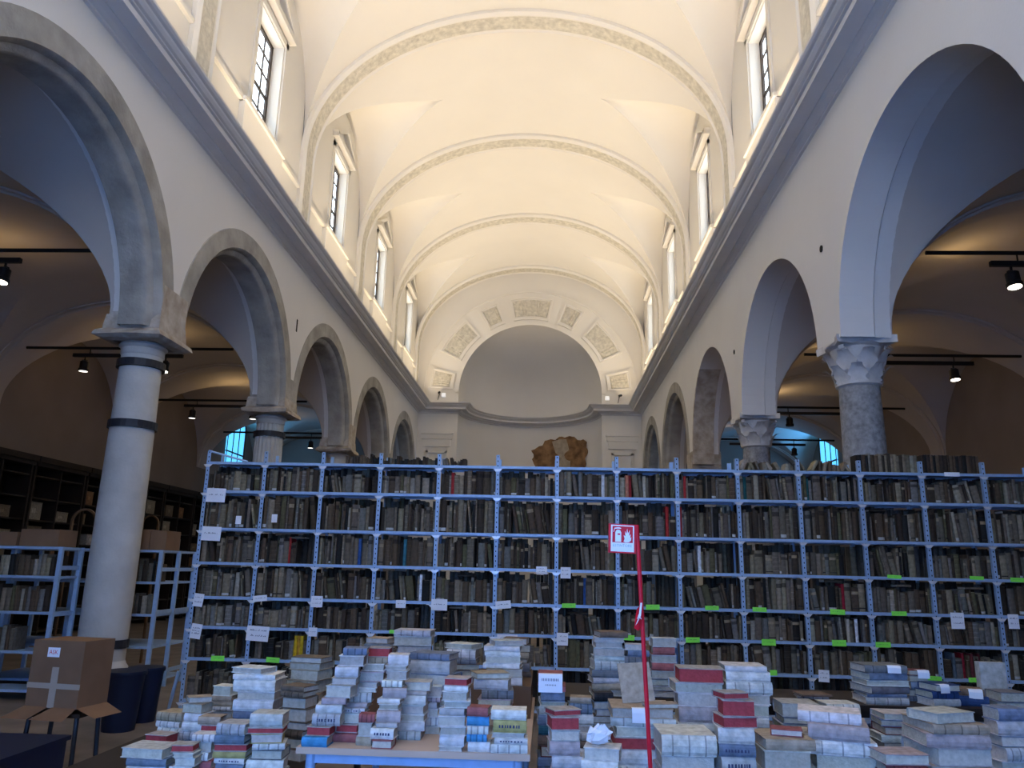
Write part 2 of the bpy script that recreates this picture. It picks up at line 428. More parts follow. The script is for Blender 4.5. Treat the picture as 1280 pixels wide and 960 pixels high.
# arched daylight windows near the far end of each aisle
for side, nm in ((-1, 'left'), (1, 'right')):
    X = (XLO if side < 0 else XRO)-side*.03; n += 1
    t = thing('window_%d' % n, 'blue daylight arched window at the far end of the %s aisle' % nm, 'window', (X, BAY[5], 4.7)); t['kind'] = 'structure'
    poly = [(-.75, 0), (.75, 0)]+[(.75*math.cos(PI*i/16), 1.6+.75*math.sin(PI*i/16)) for i in range(17)]
    mm = Matrix(((0,0,1,0),(1,0,0,0),(0,1,0,0),(0,0,0,1)))
    MB().prism(poly, -.02, .02, M=mm).build('pane', 'aisle_window_light', t)
    fr = MB(); big = [(a*1.1, c*1.05-.04) for a, c in poly]
    vs = [mm @ Vector((a, c, z)) for z in (-.03, -.06*side if side else 0) for a, c in poly]
    k = len(poly)
    fr.add([mm @ Vector((a, c, -side*.05)) for a, c in poly]+[mm @ Vector((a, c, -side*.05)) for a, c in big], [(i, (i+1) % k, k+(i+1) % k, k+i) for i in range(k)])
    for yy in (-.25, .25): fr.box(-.04, .04, yy-.02, yy+.02, 0, 2.2)
    fr.box(-.04, .04, -.75, .75, .78, .83)
    fr.build('window_frame', 'window_frame', t)

# ---- end wall with apse
m = MB()
xs2 = sorted(set([XLW+(XRW-XLW)*i/60 for i in range(61)]+[APX-APR*math.cos(PI*i/48) for i in range(49)]))
for x0, x1 in zip(xs2, xs2[1:]):
    def bot(x):
        q = 1-((x-APX)/APR)**2
        return APZ+APR*math.sqrt(q) if q > 0 else APZ
    ins = x0 >= APX-APR-1e-6 and x1 <= APX+APR+1e-6
    if ins: m.add([(x0,YEND,bot(x0)),(x1,YEND,bot(x1)),(x1,YEND,main_z(x1)+.1),(x0,YEND,main_z(x0)+.1)], [(0,1,2,3)])
    else: m.add([(x0,YEND,0),(x1,YEND,0),(x1,YEND,main_z(x1)+.1),(x0,YEND,main_z(x0)+.1)], [(0,1,2,3)])
endw = tag(m.build('wall_end', 'vault_plaster'), 'cream end wall with the arched opening of the apse', 'wall', kind='structure')
m = MB()
rows = []
for j in range(0, 25):
    if j < 5: z, r = APZ*j/4, APR
    else:
        e = (PI/2)*(j-4)/20; z, r = APZ+APR*math.sin(e), APR*math.cos(e)
    rows.append([(APX-r*math.cos(PI*i/40), YEND+r*math.sin(PI*i/40), z) for i in range(41)])
aps = tag(m.grid(rows).build('wall_apse', 'plaster', smooth=True), 'curved pale apse niche with half dome', 'wall', kind='structure')
# archivolt edge + stucco panels on the end wall
def arcbox(r0, r1, a0, a1, y0, y1, n, mt=0, mb=None):
    mb = mb or MB()
    rr = []
    for i in range(n+1):
        a = math.radians(a0+(a1-a0)*i/n); ca, sa = math.cos(a), math.sin(a)
        rr.append([(APX+r*ca, y, APZ+r*sa) for r, y in ((r0, y1), (r0, y0), (r1, y0), (r1, y1))])
    mb.grid(rr, mt); k = len(mb.v)
    mb.add(rr[0], [(0,1,2,3)], mt); mb.add(rr[-1], [(3,2,1,0)], mt)
    return mb
arcbox(APR, APR+.14, 0, 180, YEND-.05, YEND+.02, 48).build('arch_edge_moulding', 'vault_plaster', endw)
arcbox(4.24, 4.30, 0, 180, YEND-.04, YEND+.01, 48).build('outer_ring_moulding', 'vault_plaster', endw)
for (ac, hw) in ((90, 13), (116, 6), (64, 6), (143, 12), (37, 12), (171.5, 6), (8.5, 6)):
    fr = MB()
    dg = math.degrees(.06/3.6)
    arcbox(3.08, 3.15, ac-hw, ac+hw, YEND-.06, YEND+.01, 10, mb=fr); arcbox(3.98, 4.05, ac-hw, ac+hw, YEND-.06, YEND+.01, 10, mb=fr)
    arcbox(3.15, 3.98, ac-hw, ac-hw+dg, YEND-.06, YEND+.01, 1, mb=fr); arcbox(3.15, 3.98, ac+hw-dg, ac+hw, YEND-.06, YEND+.01, 1, mb=fr)
    o = fr.build('stucco_panel', 'vault_plaster', endw)
    rp = MB(); na, nr = max(6, int(hw*2.2)), 14; grid = []
    for i in range(na+1):
        a = math.radians(ac-hw+dg*1.6+(2*hw-dg*3.2)*i/na); row = []
        for j in range(nr+1):
            r = 3.22+.70*j/nr
            edge = i in (0, na) or j in (0, nr)
            row.append((APX+r*math.cos(a), YEND-(.004 if edge else .012+.05*abs(math.sin(i*1.7+ac)*math.cos(j*1.9+i*.8))*(.4+.6*rnd.random())), APZ+r*math.sin(a)))
        grid.append(row)
    rp.grid(grid).build('stucco_relief', 'stucco', o, smooth=True)
# pilaster panels under the cornice on both sides of the apse
for x0, x1 in ((-4.95, -3.75), (2.30, 3.50)):
    pm = MB().box(x0, x1, YEND-.07, YEND+.01, 6.55, 6.75)
    pm.box(x0+.06, x1-.06, YEND-.05, YEND+.01, 6.25, 6.55); pm.box(x0-.03, x1+.03, YEND-.10, YEND+.01, 6.75, 6.82)
    for a in ((x0+.18, x0+.28, 0, 6.1), (x1-.28, x1-.18, 0, 6.1), (x0+.18, x1-.18, 6.0, 6.1)): pm.box(a[0], a[1], YEND-.05, YEND+.01, a[2], a[3])
    pm.build('pilaster_panel', 'vault_plaster', endw)
# fresco fragment on the apse wall
def on_apse(x, y, r):
    d = ray(x, y); o = Vector((0, 0, EYE)); ox, oy = o.x-APX, o.y-YEND
    A = d.x**2+d.y**2; B = ox*d.x+oy*d.y; Cc = ox*ox+oy*oy-r*r
    return o+d*((-B+math.sqrt(max(0, B*B-A*Cc)))/A)
def patch(outline, cxy, r, name, mt):
    m = MB(); rows = []
    k = len(outline)
    for s_ in (0, .5, .85, 1.0, 1.0):
        rr = r if len(rows) < 4 else r+.05
        rows.append([tuple(on_apse(cxy[0]+(x-cxy[0])*max(s_, .01), cxy[1]+(y-cxy[1])*max(s_, .01), rr)) for x, y in outline])
    return m.grid(rows, closed=True).build(name, mt, aps)
ol = [(665,574),(667,568),(664,563),(672,559),(678,557),(681,551),(688,549),(694,550),(699,546),(706,547),(712,545),(718,546),(722,550),(729,549),(734,553),(733,559),(735,566),(731,573),(733,580),(730,586),(722,592),(708,596),(692,594),(679,590),(670,585)]
ol2 = []
for i, p in enumerate(ol):
    q = ol[(i+1) % len(ol)]; ol2 += [p, ((p[0]+q[0])/2+rnd.uniform(-1, 1), (p[1]+q[1])/2+rnd.uniform(-1, 1))]
patch(ol2, (702, 570), APR-.035, 'fresco_fragment', 'fresco')
patch([(690,552),(700,549),(708,549),(711,560),(713,575),(712,592),(700,592),(698,575),(694,565)], (704, 570), APR-.045, 'fresco_fragment_pale', 'fresco_pale')

# back wall behind the camera
m = MB().box(XLW, XRW, YBACK-.3, YBACK, 0, 13.8)
tag(m.build('wall_back', 'plaster'), 'plain west wall of the nave', 'wall', kind='structure')

# ================================================================== COLUMNS
def leaf_mesh():
    m = MB(); rows = []
    for j in range(7):
        t = j/6; wd = .10*math.sin(PI*(.30+.66*t))+.006; out = .02+.15*t**2.2; z = .26*t-(.06*max(0, t-.8)/.2)
        rows.append([(out+.012*abs(s_), s_*wd*(1+.26*math.cos(t*22)), z) for s_ in (-1, -.5, 0, .5, 1)])
        rows[-1][2] = (out+.022, 0, z)
    return m.grid(rows).mesh('leaf', 'marble', True)
LEAF = leaf_mesh()
def shaft_prof(r, z0, z1): return [(r*1.02, z0), (r*1.03, z0+(z1-z0)*.3), (r*.99, z0+(z1-z0)*.7), (r*.93, z1)]
def column(side, k):
    y = COL[k+2]; x = XLC if side < 0 else XRC
    nm = {(-1,-1): 'left arcade column nearest the west door, beside the camera', (1,-1): 'right arcade column nearest the west door, beside the camera', (-1,0): 'smooth pale stone column with iron bands at the left foreground', (-1,1): 'fluted stone column with iron band behind the shelving, left arcade',
          (-1,2): 'third stone column of the left arcade', (-1,3): 'fourth and farthest stone column of the left arcade',
          (1,0): 'rough granite column with white leafy capital, nearest in the right arcade', (1,1): 'column with weathered leafy capital, second in the right arcade',
          (1,2): 'third support of the right arcade with square stone impost', (1,3): 'farthest column of the right arcade'}[(side, k)]
    t = thing('column', nm, 'column', (x, y, 0), 0, 'arcade columns')
    r = .28 if side < 0 else .265
    MB().box(-.36, .36, -.36, .36, 0, .14).build('plinth', 'column_stone', t)
    MB().lathe([(.36, .14), (.37, .2), (.33, .25), (.31, .3), (.33, .34), (.30, .38), (r*1.02, .42)], 28).build('base', 'column_stone', t, True)
    if side < 0:
        ztop = 4.30
        if k == 1:
            m = MB(); rows = []
            for rr, z in shaft_prof(r, .42, ztop):
                rows.append([((rr-(.022 if i % 4 in (1, 2) else 0))*math.cos(2*PI*i/80), (rr-(.022 if i % 4 in (1, 2) else 0))*math.sin(2*PI*i/80), z) for i in range(80)])
            m.grid(rows, closed=True).build('shaft', 'column_stone', t, True)
        else: MB().lathe(shaft_prof(r, .42, ztop), 32).build('shaft', 'column_stone', t, True)
        MB().lathe([(r*.93, ztop), (r*.98, ztop+.02), (r*.98, ztop+.09), (r*1.1, ztop+.13), (r*1.0, ztop+.17)], 28).build('necking', 'column_stone', t, True)
        for z in ((4.18, 3.36, .62) if k == 0 else (4.1,)):
            MB().lathe([(r*1.0, z-.05), (r*1.09, z-.05), (r*1.09, z+.05), (r*1.0, z+.05)], 28).build('iron_band', 'iron', t)
        # impost: flared ragged moulding and block
        m = MB()
        def sq(h, z, jit=0): return [(-h[0]+rnd.uniform(-jit, jit), -h[1], z), (0, -h[1]+rnd.uniform(-jit, jit), z+rnd.uniform(-jit, jit)), (h[0]+rnd.uniform(-jit, jit), -h[1], z), (h[0], 0, z+rnd.uniform(-jit, jit)), (h[0], h[1], z), (0, h[1], z), (-h[0], h[1], z), (-h[0], 0, z)]
        m.grid([sq((.28,.28), 4.46), sq((.40,.40), 4.47, .02), sq((.46,.46), 4.50, .03), sq((.44,.45), 4.56, .02), sq((.385,.385), 4.60), sq((.37,.36), 4.80)], closed=True)
        m.build('impost_moulding', 'old_stone', t)
        m = MB().box(-.34, .365, -.345, .345, 4.80, 5.22); m.build('impost_block', 'old_stone' if k in (0, 2) else 'arch_stone', t)
        for s_ in (-1, 1):                   # broken stone facing above the block
            pass
    else:
        if k < 2:
            z0 = 3.98
            MB().lathe(shaft_prof(r, .42, z0), 32).build('shaft', 'granite', t, True)
            cap = MB().lathe([(r*.93, z0), (r*1.06, z0+.02), (r*1.06, z0+.05), (r*.95, z0+.06), (r*.96, z0+.3), (r*1.2, z0+.5), (r*1.4, z0+.53)], 28).build('capital', 'marble', t, True)
            for ring_, (n_, zz, rr, sc_) in enumerate(((8, z0+.05, r*.93, 1.0), (8, z0+.20, r*.97, 1.15))):
                for i in range(n_):
                    a = 2*PI*(i+.5*ring_)/n_+PI/8
                    o = link('leaf', LEAF, cap, (rr*math.cos(a), rr*math.sin(a), zz), (0, 0, a)); o.scale = (sc_,)*3
            for i in range(4):
                a = PI/4+PI/2*i; m = MB()
                pts = [(.0+.055*(1-j/14)*math.cos(j*.75), .055*(1-j/14)*math.sin(j*.75)) for j in range(13)]
                m.grid([[(p_[0]*.9+.0, s_, p_[1]) for p_ in pts] for s_ in (-.035, .035)])
                link('volute', m.mesh('volute', 'marble'), cap, (r*1.5*math.cos(a), r*1.5*math.sin(a), z0+.46), (0, 0, a))
            ab = []
            for i in range(4):
                for j in range(6):
                    a = PI/4+PI/2*i; bq = PI/4+PI/2*(i+1); tt = j/6
                    p0 = Vector((math.cos(a), math.sin(a)))*.53; p1 = Vector((math.cos(bq), math.sin(bq)))*.53
                    p = p0.lerp(p1, tt); p *= 1-.16*math.sin(PI*tt); ab.append((p.x, p.y))
            MB().prism(ab, z0+.52, z0+.62).build('abacus', 'marble', t)
        else:
            MB().lathe(shaft_prof(r, .42, 3.9), 28).build('shaft', 'column_stone', t, True)
            MB().box(-.34, .34, -.34, .34, 3.9, 4.05).build('neck_block', 'dark_wood', t)
            MB().box(-.36, .36, -.36, .36, 4.05, 4.62).build('impost_block', 'old_stone', t)
    return t
for k in range(-1, 4):
    column(-1, k); column(1, k)

# ================================================================== TIE RODS AND SPOT TRACKS
HOUS = MB().lathe([(.085, -.22), (.10, -.22), (.10, -.17), (.085, -.15), (.085, -.02), (.05, 0)], 16).mesh('housing', 'black_metal', True)
YOKE = MB().box(-.012, .012, -.012, .012, 0, .06).box(-.05, .05, -.02, .02, -.02, .0).mesh('bracket', 'black_metal')
LENS = {q: MB().lathe([(.082, -.224), (.082, -.218)], 16).mesh('lens', q) for q in ('lamp_lens', 'lamp_lens_dim')}
ROD = MB().tube((-1, 0, 0), (1, 0, 0), .03, 8).mesh('tie_rod', 'black_metal')
lampspec = {(-1, 0): [(-7.66, 1)], (-1, 1): [(-7.80, 1), (-9.49, 0)], (-1, 2): [(-7.85, 0), (-9.5, 0)], (-1, 3): [(-7.8, 0)],
            (1, 0): [(6.11, 1)], (1, 1): [(7.86, 1)], (1, 2): [(6.23, -1)], (1, 3): [(7.89, -1)]}
for (side, k), ls in lampspec.items():
    y = COL[k+2]; xi = XLC-.28 if side < 0 else XRC+.28; xo = XLO if side < 0 else XRO
    nm = 'left' if side < 0 else 'right'
    xm = (XLF-.64+XLO)/2 if side < 0 else (XRF+.64+XRO)/2; o = link('tie_rod', ROD, None, (xm, y, 5.86)); o.scale = (2.17 if side < 0 else 2.07, 1, 1)
    tag(o, 'black iron tie rod across the %s aisle, %s from the camera' % (nm, ordn(k)), 'tie rod', 'aisle tie rods')
    xs_ = [l[0] for l in ls]; a0, a1 = min(xs_+[xc_ for xc_ in ((-9.6, -7.6) if side < 0 else (6.0, 8.1))])-.15, max(xs_+[xc_ for xc_ in ((-9.6, -7.6) if side < 0 else (6.0, 8.1))])+.15
    tr = thing('light_track', 'black lighting track slung under the %s tie rod of the %s aisle' % (ordn(k), nm), 'light track', ((a0+a1)/2, y, 5.70), 0, 'aisle lighting tracks')
    MB().box(-(a1-a0)/2, (a1-a0)/2, -.03, .03, -.03, .04).build('rail', 'black_metal', tr)
    for q in (-.35, .35): MB().tube((q*(a1-a0), 0, .03), (q*(a1-a0), 0, .128), .012, 6).build('hanger', 'black_metal', tr)
    for i, (x, lit) in enumerate(ls):
        if len(ls) == 2: pos = 'nearer the nave' if i == 0 else 'nearer the outer wall'
        else: pos = 'hung alone'
        t = thing('spot_lamp', 'black spot lamp under %s %s aisle track, %s' % (ordn(k), nm, pos), 'spot lamp', (x, y, 5.667), 0, 'aisle spot lamps')
        link('bracket', YOKE, t, (0, 0, -.06)); h = link('housing', HOUS, t, (0, 0, -.08), (math.radians(-8 if lit == 1 else 0), 0, 0))
        if lit >= 0: link('lens', LENS['lamp_lens' if lit else 'lamp_lens_dim'], h)
    # warm glow from the lamps washing the vault over each track
    l = bpy.data.lights.new('track_glow', 'POINT'); l.energy = {0: 8, 1: 15, 2: 13, 3: 4}[k]*(1 if side < 0 else 1.2); l.color = (1, .66, .30); l.shadow_soft_size = .12
    lo = bpy.data.objects.new('track_glow', l); C.objects.link(lo); lo.location = ((-9.0 if side < 0 else 6.4), y+1.6, 6.1)

# ================================================================== BOOK BUILDERS
PAL = {'dark brown leather': (.060, .042, .028), 'brown leather': (.13, .088, .055), 'grey-brown': (.20, .165, .125), 'tan vellum': (.32, .26, .18), 'pale vellum': (.42, .37, .29),
       'dusty grey': (.24, .225, .205), 'black': (.018, .017, .017), 'olive': (.15, .135, .07)}
PAL = {k: tuple(x*.85 for x in v) for k, v in PAL.items()}
PW = [('dark brown leather', 18), ('brown leather', 22), ('grey-brown', 26), ('tan vellum', 14), ('pale vellum', 5), ('dusty grey', 12), ('black', 6), ('olive', 5)]
SPC = {'red': (.42, .03, .03), 'white': (.86, .88, .95), 'salmon': (.62, .25, .17), 'cream': (.6, .54, .44), 'teal': (.012, .10, .11), 'slate': (.10, .14, .18), 'blue': (.03, .10, .32),
       'blue-green': (.04, .20, .28), 'yellow': (.75, .50, .02), 'crimson': (.32, .012, .03), 'maroon': (.16, .03, .035), 'orange': (.6, .3, .03)}
def pickc():
    s_ = sum(a for _, a in PW); q = rnd.random()*s_
    for nme, a in PW:
        q -= a
        if q <= 0: return nme
    return 'brown leather'
def jit(c, a=.22):
    f = 1+rnd.uniform(-a, a); return tuple(max(0, min(1, x*f*(1+rnd.uniform(-.04, .04)))) for x in c)
def standing(m, M, t, d, h, c, bands, pc):
    """one upright book, spine to -Y, base at z=0, centred on x"""
    e = min(.012, t*.25)
    poly = [(-t/2, d), (-t/2, e), (-t*.3, e*.25), (0, 0), (t*.3, e*.25), (t/2, e), (t/2, d)]
    m.prism(poly, 0, h-.003, 0, c, M, capm=1, capc=pc)
    m.box(-t/2, -t/2+.003, e, d, h-.003, h, 0, c, M); m.box(t/2-.003, t/2, e, d, h-.003, h, 0, c, M)
    if bands:
        for fz in bands:
            z = h*fz[0]; cc = fz[1]; hh = fz[2]*h
            pl = [(x*1.01, y-.0025) for x, y in poly[1:6]]
            vs = [M @ Vector((x, y, zz)) for zz in (z, z+hh) for x, y in pl]; k = len(pl)
            m.add(vs, [(i, i+1, k+i+1, k+i) for i in range(k-1)], 0, cc)
# ------------------------------------------------------------------ main steel shelving
SX0, SD, BW, NB = -4.085, 9.037, .70, 14
SZ = [2.808, 2.466, 2.025, 1.632, 1.245, .915, .571, .123]; SDEP = .40; UTOP = 2.94
t = thing('steel_shelving', 'long blue-grey bolted steel shelving full of old books across the nave', 'shelving', (SX0, SD, 0))
UP = MB().box(-.022, .022, 0, .003, 0, UTOP).box(-.022, -.019, 0, .04, 0, UTOP)
for z in np.arange(.06, UTOP, .055): UP.box(-.004, .006, -.0008, .0, z-.009, z+.009, 1)
UPM = UP.mesh('upright', ['shelf_steel', 'hole'])
for i in range(NB+1):
    for yy, fl in ((0, 0), (SDEP, PI)): link('upright', UPM, t, (i*BW, yy, 0), (0, 0, fl))
SHM = MB().box(.0, BW, .002, SDEP-.002, -.003, 0).box(0.024, BW-.024, -.004, .002, -.032, .0).box(.024, BW-.024, SDEP-.002, SDEP+.003, -.032, 0).mesh('shelf', 'shelf_steel')
BRK = MB().prism([(-.055, -.034), (.055, -.034), (.024, -.066), (-.024, -.066)], .004, .006, M=Matrix.Rotation(PI/2, 4, 'X'))
BRK = BRK.mesh('bracket', 'bolt_steel')
for z in SZ:
    for i in range(NB): link('shelf', SHM, t, (i*BW, 0, z))
    for i in range(NB+1): link('bracket', BRK, t, (i*BW, 0, z))
MB().tube((0, .0, UTOP), (.0, .0, UTOP+.01), .01, 6).tube((-.02, .02, UTOP), (.40, .2, SZ[0]+.03), .014, 6).build('loose_brace', 'shelf_steel', t)
m = MB(); m.tube((-.14, .02, .01), (-.06, -.01, .42), .02, 6); m.build('brace_foot', 'shelf_steel', t)

special = {0: [(568, 'red'), (755, 'white'), (786, 'salmon'), (792, 'red'), (808, 'cream'), (858, 'red'), (933, 'teal'), (1010, 'teal')],
           1: [(842, 'red'), (853, 'red'), (778, 'slate'), (1080, 'cream')], 2: [(362, 'red'), (508, 'blue-green'), (454, 'blue'), (1081, 'crimson'), (880, 'white'), (909, 'yellow')],
           3: [(525, 'white'), (733, 'blue'), (1061, 'crimson')], 4: [(1072, 'white'), (1060, 'cream')], 5: [(367, 'yellow'), (373, 'orange'), (380, 'yellow'), (1207, 'crimson'), (1218, 'maroon'), (1228, 'maroon'), (1194, 'slate')], 6: []}
ROWN = ['top', 'second', 'third', 'fourth', 'fifth', 'sixth', 'lowest']
used_sp = set()
allbooks = []          # (area, M, t, d, h, colour name, rgb, bands, pages, label)
def mkbands(c):
    q = rnd.random()
    if q < .25: return [(.72, tuple(x*.35 for x in c), .14)]
    if q < .40: return [(f, tuple(min(1, x*1.7+.02) for x in c), .012) for f in (.15, .35, .55, .75, .9)]
    if q < .50: return [(.70, (.38, .30, .2), .12), (.1, (.05, .04, .03), .05)]
    if q < .60: return [(.04, (.62, .62, .62), .10)]
    return None
for r in range(7):
    zf = SZ[r+1]; gap = SZ[r]-zf-.032
    for i in range(NB):
        x = i*BW+.026; xe = (i+1)*BW-.026; cnt = 0
        if r == 6 and i > 1: continue                       # hidden behind the piled books
        style = rnd.random(); lean = 0
        sp = [((onY(px, 600+45*r, SD).x-SX0), cn) for px, cn in special[r]]
        hb = gap*rnd.uniform(.64, .90)
        empty0 = rnd.random() < .12 and r in (2, 3, 4, 5)
        stop = xe-(rnd.uniform(.08, .26) if empty0 else 0)
        while x < stop-.012:
            tt = rnd.choice([.014, .018, .022, .026, .03, .034, .04, .05, .06]) if rnd.random() < .85 else rnd.uniform(.06, .09)
            tt = min(tt, stop-x)
            hh = min(gap*.96, max(.12, hb*rnd.uniform(.86, 1.14)))
            cn = pickc(); col = jit(PAL[cn]); forced = False
            for sxx, c2 in sp:
                if i*BW <= sxx < (i+1)*BW and sxx < x+tt+.008 and (r, sxx) not in used_sp:
                    used_sp.add((r, sxx)); lean = 0; forced = True; tt = max(.022, min(tt, .036)); cn = c2; col = SPC[c2]; hh = gap*.84; break
            was = lean
            if lean == 0 and not forced and rnd.random() < .05: lean = math.radians(rnd.uniform(4, 13))
            elif lean and rnd.random() < .2: lean = 0
            ang = -lean
            extra = hh*math.sin(lean) if (lean and not was) else (tt*(1/math.cos(lean)-1)+hh*.02 if lean else 0)
            if x+tt+extra > stop: ang = 0; extra = 0; lean = 0; tt = tt if not was else min(tt, .02)
            yo = rnd.uniform(.012, .04) if rnd.random() < .8 else rnd.uniform(.03, .09); dd = min(rnd.uniform(.13, .2), .22-yo)
            M = Matrix.Translation((SX0+x+tt/2+extra, SD+yo, zf+.001+abs(math.sin(ang))*tt/2)) @ Matrix.Rotation(ang, 4, 'Y')
            pc = jit((.34, .30, .23))
            allbooks.append([tt*hh, M, tt, dd, hh, cn, col, mkbands(col) if cn in PAL else None, pc, (r, i, cn, 0), (r, i, cnt)])
            cnt += 1; x += tt+.0015+extra
            if rnd.random() < .02: x += rnd.uniform(.01, .05)
        # a few books laid flat on top of the row or in the free end
        if r in (1, 2, 3, 4) and rnd.random() < .35:
            w_ = rnd.uniform(.16, .24); t2 = rnd.uniform(.015, .03); xx = i*BW+.06+rnd.random()*(BW-.12-w_)
            if hb*1.14+t2 < gap*.98:
                M = Matrix.Translation((SX0+xx, SD+.03, zf+hb*1.13+t2/2)) @ Matrix.Rotation(PI/2, 4, 'Y')
                cn = pickc(); allbooks.append([0, M, t2, .16, w_, cn, jit(PAL[cn]), None, jit((.5, .46, .38)), None, (r, i, 99)])
# books standing loose on the very top of the shelving
def toprow(px0, px1, hmin, hmax, leany, cols=None, tmin=.02, tmax=.05):
    x = onY(px0, 585, SD).x; xe = onY(px1, 585, SD).x; c = 0
    while x < xe:
        tt = rnd.uniform(tmin, tmax); hh = rnd.uniform(hmin, hmax); cn = rnd.choice(cols) if cols else pickc()
        a = math.radians(rnd.uniform(-leany, leany))
        M = Matrix.Translation((SX0*0+x+tt/2, SD+.05, SZ[0]+.002+abs(math.sin(a))*tt*.6)) @ Matrix.Rotation(a, 4, 'Y')
        allbooks.append([tt*hh*1.5, M, tt, .17, hh, cn, jit(PAL[cn]), None, jit((.34, .28, .2)), None, ('top', int(px0), c)])
        c += 1; x += tt+.002+abs(math.sin(a))*hh*.8
toprow(1073, 1149, .20, .225, 0); toprow(1155, 1226, .205, .22, 0, ['dark brown leather', 'brown leather', 'black'])
toprow(925, 992, .06, .13, 38, ['tan vellum', 'grey-brown', 'pale vellum'], .03, .06); toprow(1000, 1064, .06, .14, 35, ['tan vellum', 'brown leather'], .03, .05)
toprow(430, 473, .07, .13, 0, ['dark brown leather', 'brown leather', 'black']); toprow(478, 543, .05, .11, 0, ['dark brown leather', 'grey-brown', 'black']); toprow(553, 578, .05, .10, 20, ['dark brown leather', 'grey-brown'])
allbooks.sort(key=lambda b: -b[0])
stuff = MB(); TOPN = {1073: 'right of granite column', 1155: 'at the right end', 925: 'under the second right capital', 1000: 'beside the far blue window', 430: 'over third bay', 478: 'over fourth bay', 553: 'over fifth bay'}
for q, bk in enumerate(allbooks):
    _, M, tt, dd, hh, cn, col, bands, pc, _, pos = bk
    if q < 300 and pos[2] != 99:
        m = MB(); standing(m, Matrix.Identity(4), tt, dd, hh, col, bands, pc)
        o = m.build('shelved_book', ['book_cover', 'book_pages']); o.matrix_world = M
        if pos[0] == 'top': lab = '%s book, %s from left, topmost row %s' % (cn, ordn(pos[2]), TOPN[pos[1]])
        else: lab = '%s book, %s from left, %s shelf row, %s bay from left' % (cn, ordn(pos[2]), ROWN[pos[0]], ordn(pos[1]))
        tag(o, lab, 'book', 'books standing on the steel shelving')
    else: standing(stuff, M, tt, dd, hh, col, bands, pc)
for r in range(7):                                            # second rank of books at the back of the shelves
    for i in range(NB):
        x = i*BW+.03
        while x < (i+1)*BW-.05:
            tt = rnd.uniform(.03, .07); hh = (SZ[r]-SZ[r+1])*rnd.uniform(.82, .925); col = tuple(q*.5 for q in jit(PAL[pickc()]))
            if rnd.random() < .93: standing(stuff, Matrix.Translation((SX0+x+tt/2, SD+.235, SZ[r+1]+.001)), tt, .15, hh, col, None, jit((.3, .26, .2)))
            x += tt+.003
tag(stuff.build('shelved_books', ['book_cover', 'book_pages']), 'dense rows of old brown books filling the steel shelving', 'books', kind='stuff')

# paper notes and green tapes fixed to the shelf lips
def note(px, py, wpx, hpx, rot=0, green=False, lines=2, big=False, Y=SD-.012, where=''):
    p = onY(px, py, Y); k = Y/FPX*1.02; w_, h_ = wpx*k, hpx*k
    m = MB().box(-w_/2, w_/2, -.001, .001, -h_/2, h_/2)
    o = m.build('shelf_tape' if green else 'paper_note', 'green_tape' if green else 'paper'); o.location = p; o.rotation_euler = (0, rot, 0)
    if lines:
        im = MB()
        for j in range(lines):
            z = h_*(.18-.36*j/(max(1, lines-1)) if lines > 1 else 0); x = -w_*.36
            while x < w_*.34:
                s_ = w_*rnd.uniform(.03, .07); z2 = z+rnd.uniform(-1, 1)*h_*.07
                im.add([(x, -.0022, z), (x+s_*.5, -.0022, z2+h_*.05), (x+s_*.5+w_*.025, -.0022, z2+h_*.05), (x+w_*.025, -.0022, z)], [(0, 1, 2, 3)]); x += s_
        im.build('handwriting', 'ink', o)['kind'] = 'stuff'
    return o
NOTES = [(270,619,24,17,.02,1,'large blank white note at the left end of the top shelf'),(264,667,24,17,.03,1,'large white note at the left end of the third shelf edge'),
 (248,750,12,15,.1,2,'small white note hanging at the left upright, fifth shelf edge'),(245,789,13,17,.12,3,'small written note at left upright, sixth shelf edge'),(325,748,17,7,-.12,1,'narrow slanting note on the fifth shelf edge, second upright'),
 (322,792,27,17,.05,2,'wide handwritten note on the sixth shelf edge near second upright'),(396,752,14,13,0,2,'handwritten note at the third upright, fifth shelf edge'),(391,790,10,10,0,1,'tiny note at the third upright, sixth shelf edge'),
 (501,755,12,9,0,1,'small note mid-bay on the fifth shelf edge, fourth bay'),(549,756,19,13,0,1,'handwritten note at the fifth upright, fifth shelf edge'),(629,756,18,9,-.1,1,'slanting handwritten note at the sixth upright, fifth shelf edge'),
 (677,713,13,9,0,2,'small pale note on the fourth shelf edge, left of the centre upright'),(707,716,12,13,0,2,'square note on the fourth shelf edge, right of the centre upright'),(703,799,13,14,0,2,'written note on the sixth shelf edge under the centre upright'),
 (634,801,24,14,0,2,'large note on the sixth shelf edge above the table piles'),(1197,776,15,18,0,2,'tall note with arrow mark on the right-hand fifth shelf edge'),(1267,777,12,16,0,2,'note at the far right edge of the fifth shelf'),
 (1190,593,18,5,0,0,'narrow white strip on the topmost shelf edge at right'),(1030,845,12,13,.05,2,'small note hanging under the seventh shelf edge, right of centre')]
for a in NOTES: tag(note(*a[:5], lines=a[5]), a[6], 'paper note', 'paper notes on the shelving')
for px, py, lb in ((298, 650, 'small white card on a book, second row, first bay'), (343, 648, 'small white card on a book, second row, second bay')):
    tag(note(px, py, 7, 10, lines=0, Y=SD-.002), lb, 'paper note', 'paper notes on the shelving')
GR = [(272,823,16,6),(341,825,16,6),(267,876,8,5),(495,790,16,4),(711,757,16,5),(816,759,16,6),(890,760,16,5),(949.5,762,16,5),(1118,721,16,4),(1221,722.5,16,4),(1272,725,16,5),(1047,765,17,6),(1124,767,17,5),(785,797,15,6),(866,800,16,6),(961,803,16,7),(967,841,8,6),(1049,804,16,7),(1104,806,17,6),(1167,848,18,5),(1220,850,16,5)]
